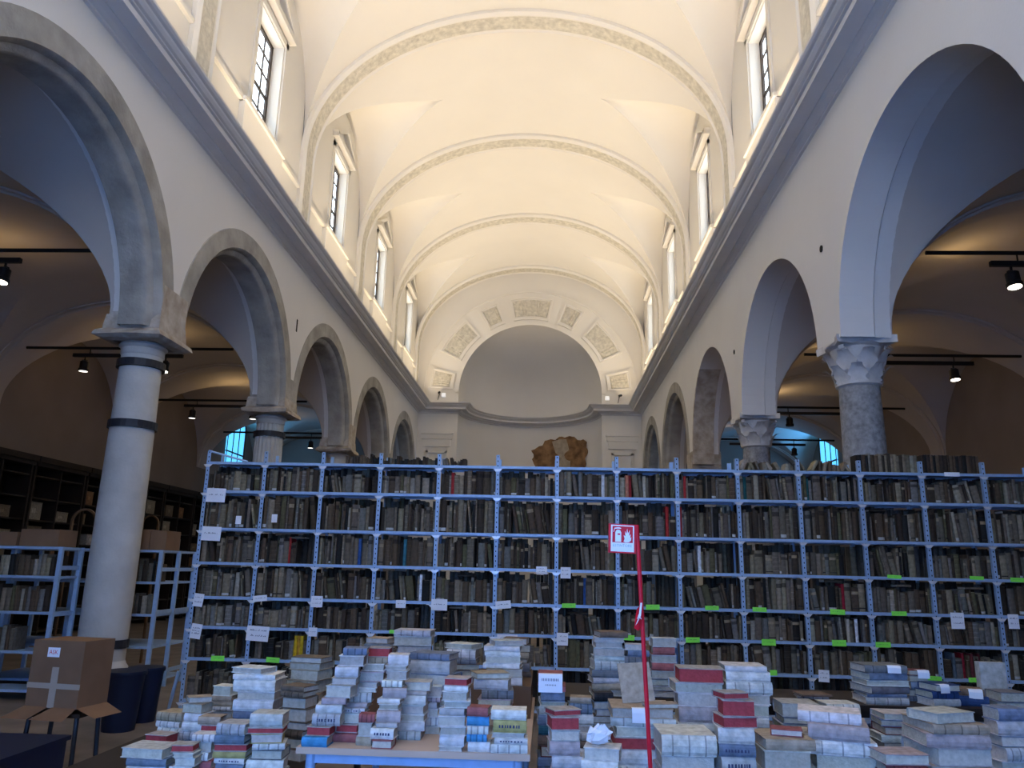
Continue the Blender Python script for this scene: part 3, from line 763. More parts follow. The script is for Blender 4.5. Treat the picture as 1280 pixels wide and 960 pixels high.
for i, (px, py, w_, h_) in enumerate(GR):
    rown = min(range(8), key=lambda r: abs(onY(px, py, SD).z-SZ[r]+.015)); bayn = int((onY(px, py, SD).x-SX0)/BW)
    tag(note(px, py, w_, h_, rnd.uniform(-.03, .06), True, 1 if w_ > 10 else 0), 'bright green tape on the %s shelf edge, %s bay from the left' % (ordn(rown), ordn(bayn)), 'tape', 'green tapes on the shelf edges')

# ================================================================== FOREGROUND TABLES
def table(name, label, x0, x1, y0, y1, z, topmat, legmat, th=.03, apron=True, inset=.06):
    t = thing(name, label, 'table', ((x0+x1)/2, (y0+y1)/2, 0)); a, b_ = (x1-x0)/2, (y1-y0)/2
    MB().box(-a, a, -b_, b_, z-th, z).build('tabletop', topmat, t)
    for sx in (-1, 1):
        for sy in (-1, 1):
            MB().tube((sx*(a-inset), sy*(b_-inset), 0), (sx*(a-inset), sy*(b_-inset), z-th), .025, 12).build('leg', legmat, t)
    if apron:
        MB().box(-a+inset, a-inset, -b_+.05, -b_+.07, z-th-.05, z-th).build('apron', legmat, t)
        MB().box(-a+inset, a-inset, b_-.07, b_-.05, z-th-.05, z-th).build('apron', legmat, t)
    return t
table('book_table', 'plywood-edged table on blue steel legs under the central book pile', -1.215, -.068, 4.02, 5.75, .75, 'plywood', 'shelf_steel')
table('low_table', 'low bench hidden under the left book pile', -2.5, -1.28, 3.97, 6.0, .56, 'dark_wood', 'dark_wood')
table('back_table', 'dark wooden table under the rear right book piles', -.0, 3.75, 5.22, 5.85, .84, 'dark_wood', 'dark_wood')
table('front_bench', 'low bench under the front right book piles', -.04, 3.25, 3.93, 5.18, .56, 'dark_wood', 'dark_wood')

# ================================================================== LOOSE BOOK PILES
VC = {'w': ('off-white vellum', (.82, .80, .75)), 'g': ('pale grey', (.58, .57, .56)), 'd': ('dark grey', (.20, .20, .22)), 't': ('tan', (.46, .37, .27)), 'b': ('brown', (.20, .14, .10)),
      'p': ('dusty pink-grey', (.56, .46, .46)), 'r': ('red-edged', (.50, .45, .42)), 'R': ('faded red', (.42, .13, .13)), 'B': ('light blue', (.08, .36, .66)), 'n': ('navy blue', (.03, .07, .20)),
      'e': ('teal', (.03, .14, .19)), 'k': ('black', (.015, .015, .017)), 'y': ('yellowish', (.52, .42, .16)), 's': ('slate blue', (.20, .25, .34)), 'm': ('maroon', (.20, .05, .05))}
def flat_book(M, w_, d_, t_, key, label, group, side, title=False):
    """lying book; side: which edge faces -Y: 's' spine, 'e' page edges"""
    nm, col = VC[key]; col = jit(col, .12)
    pc = (.50, .07, .075) if key == 'r' else jit((.58, .54, .46), .2)
    root = bpy.data.objects.new('book', None); C.objects.link(root); root.empty_display_size = .05; root.matrix_world = M
    tag(root, label, 'book', group)
    th = min(.004, t_*.15); m = MB(); fl = 1 if side == 's' else -1
    def Y(y): return y*fl
    warp = 0 if t_ < .02 else rnd.uniform(0, .0012)
    for z0, z1 in ((0, th), (t_-th, t_)):
        g = []
        nx = 4
        for zz in (z0, z1):
            g.append([])
        vs = []; 
        for zz in (z0, z1):
            for i in range(nx+1):
                x = -w_/2+w_*i/nx; dz = warp*(2*i/nx-1)**2*(1 if z0 > 0 else 0)
                for y in (-d_/2, d_/2): vs.append((x, Y(y), zz+dz))
        k = 2*(nx+1); fs = []
        for i in range(nx):
            a = 2*i; fs += [(a, a+2, a+3, a+1), (k+a, k+a+1, k+a+3, k+a+2), (a, k+a, k+a+2, a+2), (a+1, a+3, k+a+3, k+a+1)]
        fs += [(0, 1, k+1, k), (2*nx, k+2*nx, k+2*nx+1, 2*nx+1)]
        m.add(vs, fs, 0, col)
    sp = [(-d_/2+.002, 0), (-d_/2-t_*.10, t_*.2), (-d_/2-t_*.15, t_*.5), (-d_/2-t_*.10, t_*.8), (-d_/2+.002, t_)]
    m.grid([[(x, Y(y), z) for y, z in sp] for x in (-w_/2, w_/2)], 0, col)
    if rnd.random() < .3:
        c2 = tuple(x*.55 for x in col)
        for fx in (-.3, 0, .3):
            m.grid([[(x, Y(y-.002), z) for y, z in sp] for x in (fx*w_-.004, fx*w_+.004)], 0, c2)
    m.build('cover', 'book_cover', root)
    ins = .005
    MB().box(-w_/2+ins, w_/2-ins, min(Y(-d_/2+.003), Y(d_/2-ins)), max(Y(-d_/2+.003), Y(d_/2-ins)), th*.9, t_-th*.9, 0, pc).build('page_block', 'book_pages', root)
    if title and side == 's':
        im = MB(); x = -w_*.33
        while x < w_*.30:
            s_ = rnd.uniform(.010, .018); im.box(x, x+s_*.55, -d_/2-t_*.16-.0012, -d_/2-t_*.16, t_*.38, t_*.62); x += s_
        im.build('spine_lettering', 'ink', root)['kind'] = 'stuff'
    return root
FOOT = []; TOP = {}
def stack(desc, xc, Y, z0, ytop, wpx, keys, yaw=0, xtop=None, yback=0, dep=None, spread=.012, tilt=0, titles=(), group=None, wob=7):
    """stack of lying books; xc/xtop image columns at bottom/top, keys listed from bottom to top"""
    pb = onY(xc, 900, Y); xb = pb.x
    # image columns refer to where the stack is seen: correct for the lean of verticals
    zb = max(z0, onY(xc, 958, Y).z)
    yb_px = 958 if z0 < zb else None
    def X_at(col, z, Y):
        lo = onY(col, 700, Y); hi = onY(col, 960, Y); f = (z-hi.z)/(lo.z-hi.z); return hi.x+(lo.x-hi.x)*f
    Y0 = Y
    for _ in range(26):
        zt = onY(xtop or xc, ytop, Y).z; zb = max(z0, onY(xc, 958, Y).z); w0 = wpx*Y/FPX
        x0 = X_at(xc, max(z0, zb), Y); x1 = X_at(xtop or xc, zt, Y); dm = (dep or w0*.78)
        fp = (x0, x1, w0*.87, Y, dm, yback, z0, zt)
        def at(g, z): f = (z-g[6])/max(.01, g[7]-g[6]); return g[0]+(g[1]-g[0])*f, g[3]+g[5]*f
        def hit(g):
            za, zb_ = max(fp[6], g[6]), min(fp[7], g[7])
            if za >= zb_: return False
            for q in range(7):
                z = za+(zb_-za)*q/6; xa, ya = at(fp, z); xb_, yb = at(g, z)
                if abs(xa-xb_) < (fp[2]+g[2])/2-.006 and ya < yb+g[4] and yb < ya+fp[4]: return True
            return False
        if not any(hit(g) for g in FOOT): break
        Y += .02
    FOOT.append(fp); tot = max(.03, zt-z0)
    if tot/len(keys) < .036: n2 = max(2, int(tot/.036)); keys = ''.join(keys[int(q*len(keys)/n2)] for q in range(n2-1))+keys[-1]
    while len(keys) < tot/.075: q = rnd.randrange(len(keys)); keys = keys[:q]+rnd.choice('gwpgws')+keys[q:]
    n_ = len(keys)
    ths = [rnd.uniform(.55, 1.5) for _ in keys]; s_ = tot/sum(ths); ths = [q*s_ for q in ths]
    z = z0
    for i, kx in enumerate(keys):
        f = i/max(1, n_-1); wv = w0*rnd.uniform(.78, .93); dv = (dep or w0*.78)*rnd.uniform(.85, 1.04)
        wv = min(wv, .52)
        x = x0+(x1-x0)*f+rnd.uniform(-spread, spread); y = Y+dv/2+yback*f+rnd.uniform(0, spread)
        a = math.radians(yaw+rnd.uniform(-wob, wob))
        sd = 's' if (kx not in 'r' and rnd.random() < .55) else 'e'
        if i in titles: sd = 's'
        M = Matrix.Translation((x, y, z+.0006)) @ Matrix.Rotation(a, 4, 'Z')
        where = 'top book' if i == n_-1 else ('bottom book' if i == 0 else ordn(i)+' book up')
        flat_book(M, wv, dv, ths[i]-.0015, kx, '%s %s in %s' % (VC[kx][0], where, desc), group or 'loose books in the foreground piles', sd, i in titles)
        z += ths[i]
        TOP[desc] = (x, y-dv/2, z, wv, dv)
t = thing('wooden_crate', 'low wooden crate raising the rear books on the plywood table', 'crate', (-.64, 5.3, .7505))
MB().box(-.555, .555, -.36, .44, 0, .02).box(-.555, .555, -.36, -.34, .02, .16).box(-.555, .555, .42, .44, .02, .16).build('body', 'brown_wood', t)
MB().box(-.555, .555, -.36, .44, .16, .18).build('lid', 'brown_wood', t)
TA = 'books piled on the plywood table'; TL = 'books piled at the left'; TR = 'books piled at the right'
PILES = []
def _S(*a, **k): return (a, k)
# -- on the plywood table, front row (left to right)
PILES.append(_S('leftmost leaning stack on plywood table', 393, 4.028, .75, 815, 36, 'Brgwpgtwws', 0, 432, .18, group=TA, titles=(2,)))
PILES.append(_S('second leaning stack on plywood table', 428, 4.028, .75, 815, 34, 'RrwwpgwgpwtR'[:11]+'r', 4, 462, .22, group=TA, titles=(3,)))
PILES.append(_S('short stack beside the taped spines on table', 455, 4.03, .75, 893, 21, 'tgR', 0, group=TA))
PILES.append(_S('third leaning stack on plywood table', 475, 4.028, .75, 824, 31, 'Rwgpwwpwgww', 2, 489, .2, group=TA, titles=(1,)))
PILES.append(_S('broad stack right of leaning stacks on table', 509, 4.028, .75, 854, 40, 'ggwgwpg', 0, 515, .03, group=TA))
PILES.append(_S('small pale stack at the table middle', 539, 4.40, .75, 858, 22, 'gwwgpww', 0, group=TA))
PILES.append(_S('pale vellum stack with tan top book', 562, 4.03, .75, 849, 35, 'wwwwgwwwr', 0, 570, .02, group=TA))
PILES.append(_S('blue and pink stack on plywood table', 596, 4.03, .75, 884, 28, 'wBwBR', 0, group=TA))
PILES.append(_S('neat spine-out stack at table right end', 638, 4.03, .75, 888, 48, 'wwwyww', 0, dep=.15, wob=2, titles=(1, 3), group=TA))
# -- behind, on the same table
PILES.append(_S('large grey folios behind table stacks', 541, 4.52, .75, 826, 58, 'ggwgsg', -8, group=TA, tilt=5))
PILES.append(_S('worn open volumes behind spine-out stack', 618, 4.45, .75, 850, 46, 'gtgpdg', 0, group=TA))
PILES.append(_S('tall white stack near the shelving', 629, 4.95, .931, 808, 48, 'wtwgwwww', 0, group=TA))
PILES.append(_S('dark stack against the shelf behind white stack', 647, 5.35, .931, 798, 34, 'bdbtbdb', 0, group=TA))
PILES.append(_S('brown folios at rear of plywood table', 516, 5.15, .931, 788, 50, 'bgdtdgg', 3, group=TA))
PILES.append(_S('flat dark volumes at rear left of table', 474, 5.30, .931, 798, 36, 'bdbgdt', -4, group=TA))
PILES.append(_S('jumbled volumes in rear middle of table', 578, 5.2, .931, 812, 44, 'dbgdpw', 5, group=TA, wob=14))
# -- left pile on the low bench
PILES.append(_S('lowest flat stack at far left of pile', 182, 4.00, .56, 936, 58, 'wgsgg', 0, group=TL))
PILES.append(_S('red-edged stack second from left', 196, 4.40, .56, 919, 36, 'sgwgwr', -14, group=TL))
PILES.append(_S('tan-topped stack at left rear', 214, 4.85, .56, 891, 42, 'gwswwt', -10, group=TL))
PILES.append(_S('front grey stack in left pile', 228, 3.99, .56, 932, 32, 'gwgwr', 0, group=TL))
PILES.append(_S('stack topped by a loose tan book', 242, 4.55, .56, 880, 32, 'gwsgwwt', -6, group=TL))
PILES.append(_S('front stack with red fore-edge in left pile', 251, 4.0, .56, 918, 28, 'gRwgw', 0, group=TL))
PILES.append(_S('rolled grey volumes mid left pile', 262, 4.30, .56, 896, 29, 'gwRgdrt', 0, group=TL))
PILES.append(_S('spine-out thin volumes front of left pile', 288, 3.98, .56, 905, 44, 'wgswyrsg', 0, titles=(3,), group=TL))
PILES.append(_S('cream pamphlets at rear of left pile', 278, 5.0, .56, 858, 28, 'twgtwttw', 0, group=TL))
PILES.append(_S('tall white-topped stack of left pile', 315, 4.55, .56, 843, 58, 'gwsgwswgww', 3, group=TL, xtop=318))
PILES.append(_S('slanting stack at right end of left pile', 332, 4.0, .56, 893, 46, 'sgwdwyrg', 8, group=TL))
PILES.append(_S('tan folios between left pile and table', 372, 5.05, .56, 822, 48, 'bbtbtttttb', -8, group=TL, xtop=384))
PILES.append(_S('rough brown deckle-edged bundle by the table', 366, 4.55, .56, 858, 40, 'bbbbbbbb', -16, group=TL, xtop=372))
# -- right piles, front bench
PILES.append(_S('pinkish thick stack with red-edged top by red pole', 707, 4.02, .56, 897, 42, 'ppgpgr', 3, group=TR))
PILES.append(_S('white pamphlets at the foot of red pole', 752, 3.99, .56, 936, 48, 'wgwwww', -5, group=TR))
PILES.append(_S('wide flat white volumes behind red pole', 806, 4.32, .56, 886, 84, 'gwwrwgt', 0, group=TR, dep=.3))
PILES.append(_S('large flat white book stack right of pole', 858, 4.05, .56, 919, 72, 'gpgw', 4, group=TR, dep=.28))
PILES.append(_S('red-edged stack with lettered spines', 922, 4.03, .56, 876, 46, 'gwgswrr', 2, group=TR, titles=(2, 3)))
PILES.append(_S('broad tan volume with small red book on top', 986, 4.05, .56, 925, 66, 'wgwt', -4, group=TR, dep=.3))
PILES.append(_S('big pale folios at right foreground', 1062, 4.05, .56, 908, 82, 'gwgwp', -10, group=TR, dep=.34))
PILES.append(_S('thick tan books at lower right', 1200, 4.02, .56, 906, 76, 'pgtpt', 5, group=TR, dep=.3))
PILES.append(_S('grey-blue stack at the right frame edge', 1266, 4.25, .56, 886, 40, 'sgswgsgs', 8, group=TR))
PILES.append(_S('low mixed books at bottom right', 1136, 3.98, .56, 944, 56, 'wgmp', 0, group=TR))
# -- right piles, middle
PILES.append(_S('stack under paper label left of red pole', 690, 4.60, .56, 843, 34, 'smbesgwsRR', 2, group=TR, dep=.2))
PILES.append(_S('small tan and white books left of pole', 727, 4.62, .56, 872, 30, 'gwbgwwst', 0, group=TR))
PILES.append(_S('dark spine-out books left of pole', 755, 4.70, .56, 866, 26, 'bgtwbpsk', 4, group=TR))
PILES.append(_S('pink and white folios right of red pole', 876, 4.55, .56, 836, 62, 'pwsgwpwgr', 0, group=TR, titles=(3,), dep=.22))
PILES.append(_S('tall clean white stack right of red pole', 936, 4.62, .56, 833, 60, 'ywswwwwwww', 0, group=TR, dep=.25))
PILES.append(_S('blue-grey books beside white stack', 1004, 4.66, .56, 880, 54, 'smgmgsg', 0, group=TR))
PILES.append(_S('boxed cream volumes right of centre', 1052, 4.70, .56, 880, 46, 'gswgsw', 0, group=TR))
PILES.append(_S('mixed low stack beneath dark blue books', 1130, 4.66, .56, 893, 52, 'wgsdwmsg', 0, group=TR))
# -- rear table
PILES.append(_S('tall leaning stack before the shelving', 757, 5.27, .84, 790, 42, 'gtgdgwgwgb', 4, 762, group=TR))
PILES.append(_S('mixed stack with teal book behind pole', 797, 5.27, .84, 806, 32, 'ngegRdsg', 0, group=TR))
PILES.append(_S('small red-banded stack right behind pole', 830, 5.27, .84, 798, 33, 'ngdgRgRg', 0, group=TR))
PILES.append(_S('dark leaning stack with yellow book', 1108, 5.26, .84, 832, 54, 'gsgdwgsyd', 6, 1106, group=TR, tilt=4))
PILES.append(_S('narrow dark stack with white slips', 1150, 5.27, .84, 838, 28, 'sdgsdssm', 2, group=TR))
PILES.append(_S('navy volumes fanned at right', 1182, 5.26, .84, 856, 40, 'gnsbn', 20, group=TR, tilt=8, wob=12))
PILES.append(_S('navy and slate stack near right edge', 1216, 5.26, .84, 862, 42, 'nsndsb', -14, group=TR))
PILES.append(_S('grey stack behind right edge', 1266, 5.27, .84, 866, 40, 'sgsdgd', 0, group=TR))
PILES.append(_S('brown stack low at rear right', 1020, 5.4, .84, 872, 40, 'dbdb', 0, group=TR))

PILES.sort(key=lambda q: q[0][2])
for a, k in PILES: stack(*a, **k)
def tilted(px, py, Y, w_, d_, t_, key, rx, ry, rz, side, lb, g):
    p = onY(px, py, Y); flat_book(Matrix.Translation(p) @ Euler((math.radians(rx), math.radians(ry), math.radians(rz))).to_matrix().to_4x4(), w_, d_, t_, key, lb, g, side)
def lay(desc, w_, d_, t_, key, rz, lb, dx=0, dy=.08, side='e'):
    x, y, z, wv, dv = TOP[desc]; M = Matrix.Translation((x+dx, y+dy, z+.0015)) @ Matrix.Rotation(math.radians(rz), 4, 'Z')
    flat_book(M, w_, d_, t_, key, lb, 'loose books in the foreground piles', side)
lay('broad tan volume with small red book on top', .15, .11, .03, 'R', -14, 'small red book lying askew on the broad tan volume', .02, .12)
lay('red-edged stack with lettered spines', .14, .12, .03, 'r', 18, 'small red-edged book askew on the lettered stack', -.02, .08)
lay('pinkish thick stack with red-edged top by red pole', .15, .12, .028, 'r', 24, 'red-edged book turned askew on pinkish stack', .0, .08)
lay('wide flat white volumes behind red pole', .17, .10, .022, 't', 12, 'thin tan book askew on the wide white volumes', .10, .06)
lay('big pale folios at right foreground', .30, .22, .05, 'w', -18, 'large off-white folio askew on the big pale folios', -.03, .17, 's')
lay('tall white stack near the shelving', .19, .15, .03, 'g', 16, 'pale grey book askew on tall white stack', .02, .08)
lay('jumbled volumes in rear middle of table', .2, .15, .03, 'w', -24, 'off-white book askew on jumbled rear volumes', 0, .09)
lay('large grey folios behind table stacks', .24, .17, .035, 's', -14, 'slate folio askew on the large grey folios', 0, .1, 's')
lay('worn open volumes behind spine-out stack', .19, .14, .03, 't', 20, 'tan book askew on the worn volumes', -.02, .08)
lay('thick tan books at lower right', .24, .18, .045, 'g', 22, 'pale grey book askew on thick tan books', -.02, .12)
lay('stack topped by a loose tan book', .13, .10, .03, 't', 32, 'loose tan book angled on left rear stack', 0, .07)
lay('tall white-topped stack of left pile', .2, .15, .03, 'w', -15, 'off-white book askew atop the tallest left stack', -.03, .08)
# crumpled white paper beside the pole
m = MB(); rows = []
for j in range(9):
    e = -PI/2+PI*j/8; rows.append([(.075*math.cos(e)*math.cos(2*PI*i/12)*rnd.uniform(.75, 1.1), .05*math.cos(e)*math.sin(2*PI*i/12)*rnd.uniform(.75, 1.1), .075+.075*math.sin(e)*rnd.uniform(.9, 1.0)) for i in range(12)])
rows = [[(x_*rnd.uniform(.55, 1.15), y_*rnd.uniform(.55, 1.15), .01+z_*.55*(1 if j_ in (0, 8) else rnd.uniform(.75, 1.25))) for x_, y_, z_ in r_] for j_, r_ in enumerate(rows)]
o = m.grid(rows, closed=True).build('crumpled_paper', 'paper'); _x, _y, _z, _w, _d = TOP['white pamphlets at the foot of red pole']; o.location = (_x-.02, _y+_d*.5, _z-.009)
tag(o, 'crumpled white paper on pamphlets left of the red pole', 'paper')
# standing boards and slips of paper
m = MB().box(-.09, .09, -.004, .004, 0, .22, 0, (.50, .42, .33))
o = m.build('loose_board', 'book_cover'); p = onY(802, 886, 4.62); _x, _y, _z, _w, _d = TOP['wide flat white volumes behind red pole']; o.location = (_x, _y+_d*.55, _z+.003); o.rotation_euler = (math.radians(-28), math.radians(-4), math.radians(4))
tag(o, 'pale tan detached book cover leaning behind red pole', 'book cover')
m = MB().box(-.085, .085, -.03, .03, 0, .24, 0, (.55, .54, .50)); o = m.build('file_box', 'book_cover')
p = onY(1244, 870, 5.6); o.location = (p.x, 5.62, .841); tag(o, 'pale upright file box at right rear of piles', 'box')
def slip(desc, fx, w_, h_, rz, lb, fl=.012, write=False):
    x, y, z, wv, dv = TOP[desc]; m = MB(); x += fx*wv
    rows = [[(-w_/2, .03, 0), (w_/2, .03, 0)], [(-w_/2, -fl, .001), (w_/2, -fl, .001)], [(-w_/2, -fl-.008, -h_*.3), (w_/2, -fl-.008, -h_*.3)], [(-w_/2, -fl-.006, -h_), (w_/2, -fl-.006, -h_)]]
    o = m.grid(rows).build('paper_slip', 'paper'); o.location = (x, y, z+.001); o.rotation_euler = (0, 0, rz)
    tag(o, lb, 'paper', 'paper slips in the piles')
    if write:
        im = MB()
        for j_, (a0, a1) in enumerate(((-.36, .36), (-.2, .24))):
            x_ = a0*w_
            while x_ < a1*w_: im.box(x_, x_+.0035, -fl-.0105, -fl-.0095, -h_*(.36+.26*j_), -h_*(.36+.26*j_)+.014*(1-.5*j_)); x_ += .009
        im.build('handwriting', 'ink', o)['kind'] = 'stuff'
slip('stack under paper label left of red pole', 0, .135, .095, 0, 'white lettered card on stack left of red pole', .02, True)
slip('dark leaning stack with yellow book', .2, .08, .045, -.1, 'white paper slip on dark stack at right')
slip('navy volumes fanned at right', -.1, .07, .05, .3, 'white slip on the fanned navy volumes')
slip('navy and slate stack near right edge', .1, .08, .055, -.25, 'white slip on navy and slate stack near right edge')
slip('narrow dark stack with white slips', .1, .08, .05, .1, 'white slip on narrow dark stack')
slip('wide flat white volumes behind red pole', -.05, .085, .07, 0, 'square white label on flat white volumes')

# ================================================================== EXTINGUISHER SIGN ON RED POLE
YP = 3.9
pt, pb = onY(796, 656, YP), onY(813, 960, YP); d = (pb-pt); foot = pt+d*((.02-pt.z)/d.z)
t = thing('extinguisher_sign', 'red fire extinguisher sign on a thin red pole before the books', 'sign', (foot.x, YP, 0))
loc = Vector((foot.x, YP, 0))
MB().tube((0, 0, .02), pt-loc, .0105, 10).build('pole', 'red_plastic', t)
MB().lathe([(.15, 0), (.15, .015), (.03, .03), (.015, .05)], 24).build('base', 'red_plastic', t)
sa, sb = onY(760, 655, YP), onY(795, 692, YP); sw, sh = sb.x-sa.x, sa.z-sb.z
bd = link('sign_board', MB().box(-sw/2, sw/2, -.008, .008, -sh/2, sh/2).mesh('sign_board', 'red_plastic'), t, ((sa.x+sb.x)/2-loc.x, -.014, (sa.z+sb.z)/2), (0, math.radians(1.5), math.radians(4)))
MB().box(-sw*.42, sw*.42, -.0095, -.008, -sh*.45, sh*.46).build('white_panel', 'white_print', bd)
MB().box(-sw*.37, sw*.37, -.0105, -.0095, -sh*.14, sh*.42).build('red_field', 'red_plastic', bd)
pic = MB(); ww = sw*.37
pic.box(-ww*.72, -ww*.14, -.0115, -.0105, -sh*.12, sh*.20)
pic.add([(x*ww, -.0115, z*sh) for x, z in ((-.72, .20), (-.14, .20), (-.22, .27), (-.34, .30), (-.52, .30), (-.64, .27))], [(0, 1, 2, 3, 4, 5)])
pic.add([(x*ww, -.0115, z*sh) for x, z in ((-.80, .36), (-.40, .38), (-.16, .36), (-.16, .33), (-.45, .34), (-.78, .32), (-.86, .22), (-.92, .22))], [(0, 1, 2, 3, 4, 5, 6, 7)])
pic.build('extinguisher_symbol', 'white_print', bd)
MB().box(-ww*.5, -ww*.24, -.0119, -.0115, sh*.12, sh*.17).build('symbol_label', 'red_plastic', bd)
fl = [(.10, -.10), (.30, -.13), (.62, -.12), (.82, -.06), (.86, .06), (.74, .02), (.80, .16), (.64, .10), (.70, .30), (.52, .18), (.44, .36), (.38, .16), (.22, .26), (.28, .08), (.10, .12), (.20, -.01)]
MB().add([(x*ww, -.0115, z*sh) for x, z in fl], [tuple(range(len(fl)))]).build('flame_symbol', 'white_print', bd)
tm = text_mesh('ESTINTORE', sh*.13); tm.materials.append(MATS['grey_print']); link('sign_lettering', tm, bd, (0, -.0102, -sh*.245), (PI/2, 0, 0)).scale = (1, 1, 1)
m = MB().grid([[(-.012, 0, .07), (.0, -.012, .085), (.014, 0, .075)], [(-.02, -.004, .03), (-.004, -.02, .035), (.016, -.002, .03)], [(-.026, 0, -.02), (-.006, -.012, -.03), (.01, 0, -.012)]])
p = onY(799, 780, YP); link('hanging_tag', m.mesh('hanging_tag', 'red_plastic'), t, (p.x-loc.x, -.012, p.z))
link('tag_strip', MB().grid([[(.004, -.014, .10), (.014, -.012, .10)], [(-.008, -.03, .03), (.004, -.028, .04)], [(-.022, -.022, -.005), (-.014, -.024, .005)]]).mesh('tag_strip', 'white_print'), t, (p.x-loc.x, -.012, p.z))
tm = text_mesh('A', .035); tm.materials.append(MATS['white_print']); link('tag_lettering', tm, t, (p.x-loc.x-.004, -.034, p.z+.035), (PI/2, 0, .2))

# ================================================================== LEFT AISLE FURNITURE
def small_shelving(label, x0, x1, y0, dep, ztop, shelves, bays, twin=0):
    t = thing('steel_shelf_unit', label, 'shelving', (x0, y0, 0)); W = x1-x0
    for i in range(bays+1):
        for yy in [0, dep]+([dep*2] if twin else []):
            MB().box(W*i/bays-.025, W*i/bays+.025, yy-.02, yy+.02, 0, ztop).build('upright', 'shelf_steel', t)
    for z in shelves:
        MB().box(0, W, 0, dep*(2 if twin else 1), z-.03, z).build('shelf', 'shelf_steel', t)
    for z in (ztop-.25, ztop*.55, .2):
        MB().box(W-.01, W+.012, .0, dep*(2 if twin else 1), z-.025, z+.025).build('side_brace', 'shelf_steel', t)
    return t
small_shelving('low steel shelf unit at the left edge behind the carton', -8.6, -5.93, 9.35, .42, 1.77, (1.77, 1.42, 1.0, .55, .12), 3)
small_shelving('low steel shelf unit right behind the foreground column', -7.4, -5.10, 10.2, .5, 1.77, (1.77, 1.36, .95, .55, .12), 2, twin=1)
def rowbooks(x0, x1, y, z, gap, where, frac=1):
    x = x0; c = 0
    while x < x0+(x1-x0)*frac:
        tt = rnd.uniform(.03, .07); hh = gap*rnd.uniform(.62, .85); cn = pickc(); m = MB()
        standing(m, Matrix.Identity(4), tt, .2, hh, jit(PAL[cn]), None, (.3, .26, .2))
        o = m.build('aisle_book', ['book_cover', 'book_pages']); o.location = (x+tt/2, y, z+.001)
        tag(o, '%s book, %s from left on %s' % (cn, ordn(c), where), 'book', 'books on the aisle shelves'); c += 1; x += tt+.003
rowbooks(-6.95, -6.0, 9.40, 1.42, .31, 'top row of the left-edge steel unit'); rowbooks(-6.9, -6.05, 9.40, 1.0, .38, 'second row of the left-edge steel unit')
rowbooks(-6.75, -6.1, 9.40, .55, .34, 'third row of the left-edge steel unit', .6)
rowbooks(-5.75, -5.15, 10.25, 1.36, .36, 'top row behind the foreground column'); rowbooks(-5.6, -5.15, 10.25, .95, .36, 'second row behind the foreground column', .8)
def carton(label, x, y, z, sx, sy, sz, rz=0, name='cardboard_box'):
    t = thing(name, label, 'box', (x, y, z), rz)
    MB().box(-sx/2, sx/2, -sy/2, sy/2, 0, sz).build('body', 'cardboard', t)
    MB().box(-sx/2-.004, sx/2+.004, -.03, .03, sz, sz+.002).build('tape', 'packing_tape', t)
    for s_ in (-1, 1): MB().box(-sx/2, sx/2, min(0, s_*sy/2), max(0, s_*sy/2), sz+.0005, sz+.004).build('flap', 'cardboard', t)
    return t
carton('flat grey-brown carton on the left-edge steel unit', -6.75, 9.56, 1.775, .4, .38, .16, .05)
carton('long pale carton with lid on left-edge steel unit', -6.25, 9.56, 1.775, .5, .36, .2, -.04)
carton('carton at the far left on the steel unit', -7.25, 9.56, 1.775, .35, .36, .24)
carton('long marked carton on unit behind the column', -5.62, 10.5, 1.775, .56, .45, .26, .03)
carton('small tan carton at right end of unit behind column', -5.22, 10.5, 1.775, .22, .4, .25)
# upended open carton in front of the column, on a dark stool
bx = onY(62, 882, 6.2)
t = thing('stool', 'dark stool under the upended open carton', 'stool', (bx.x, 6.42, 0))
zs_ = bx.z-.06
MB().box(-.24, .24, -.2, .2, zs_-.03, zs_).build('seat', 'dark_wood', t)
for sx in (-1, 1):
    for sy in (-1, 1): MB().tube((sx*.21, sy*.17, 0), (sx*.19, sy*.15, zs_-.03), .018, 8).build('leg', 'iron', t)
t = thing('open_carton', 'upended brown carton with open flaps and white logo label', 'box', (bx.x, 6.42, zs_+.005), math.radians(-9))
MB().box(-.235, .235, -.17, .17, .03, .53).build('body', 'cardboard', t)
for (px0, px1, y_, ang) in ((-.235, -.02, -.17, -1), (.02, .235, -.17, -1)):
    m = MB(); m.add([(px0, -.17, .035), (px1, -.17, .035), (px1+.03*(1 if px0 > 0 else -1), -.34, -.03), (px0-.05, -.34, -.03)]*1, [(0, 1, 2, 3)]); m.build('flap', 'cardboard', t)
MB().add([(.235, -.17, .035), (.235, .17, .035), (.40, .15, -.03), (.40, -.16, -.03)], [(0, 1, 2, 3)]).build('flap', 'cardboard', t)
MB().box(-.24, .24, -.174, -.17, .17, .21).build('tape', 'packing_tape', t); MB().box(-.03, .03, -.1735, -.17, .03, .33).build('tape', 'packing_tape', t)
lb_ = link('logo_label', MB().box(-.055, .055, -.002, 0, -.036, .036).mesh('logo_label', 'paper'), t, (-.04, -.1705, .44))
tm = text_mesh('ASK', .045); tm.materials.append(MATS['red_plastic']); link('logo_lettering', tm, lb_, (0, -.0035, 0), (PI/2, 0, 0))
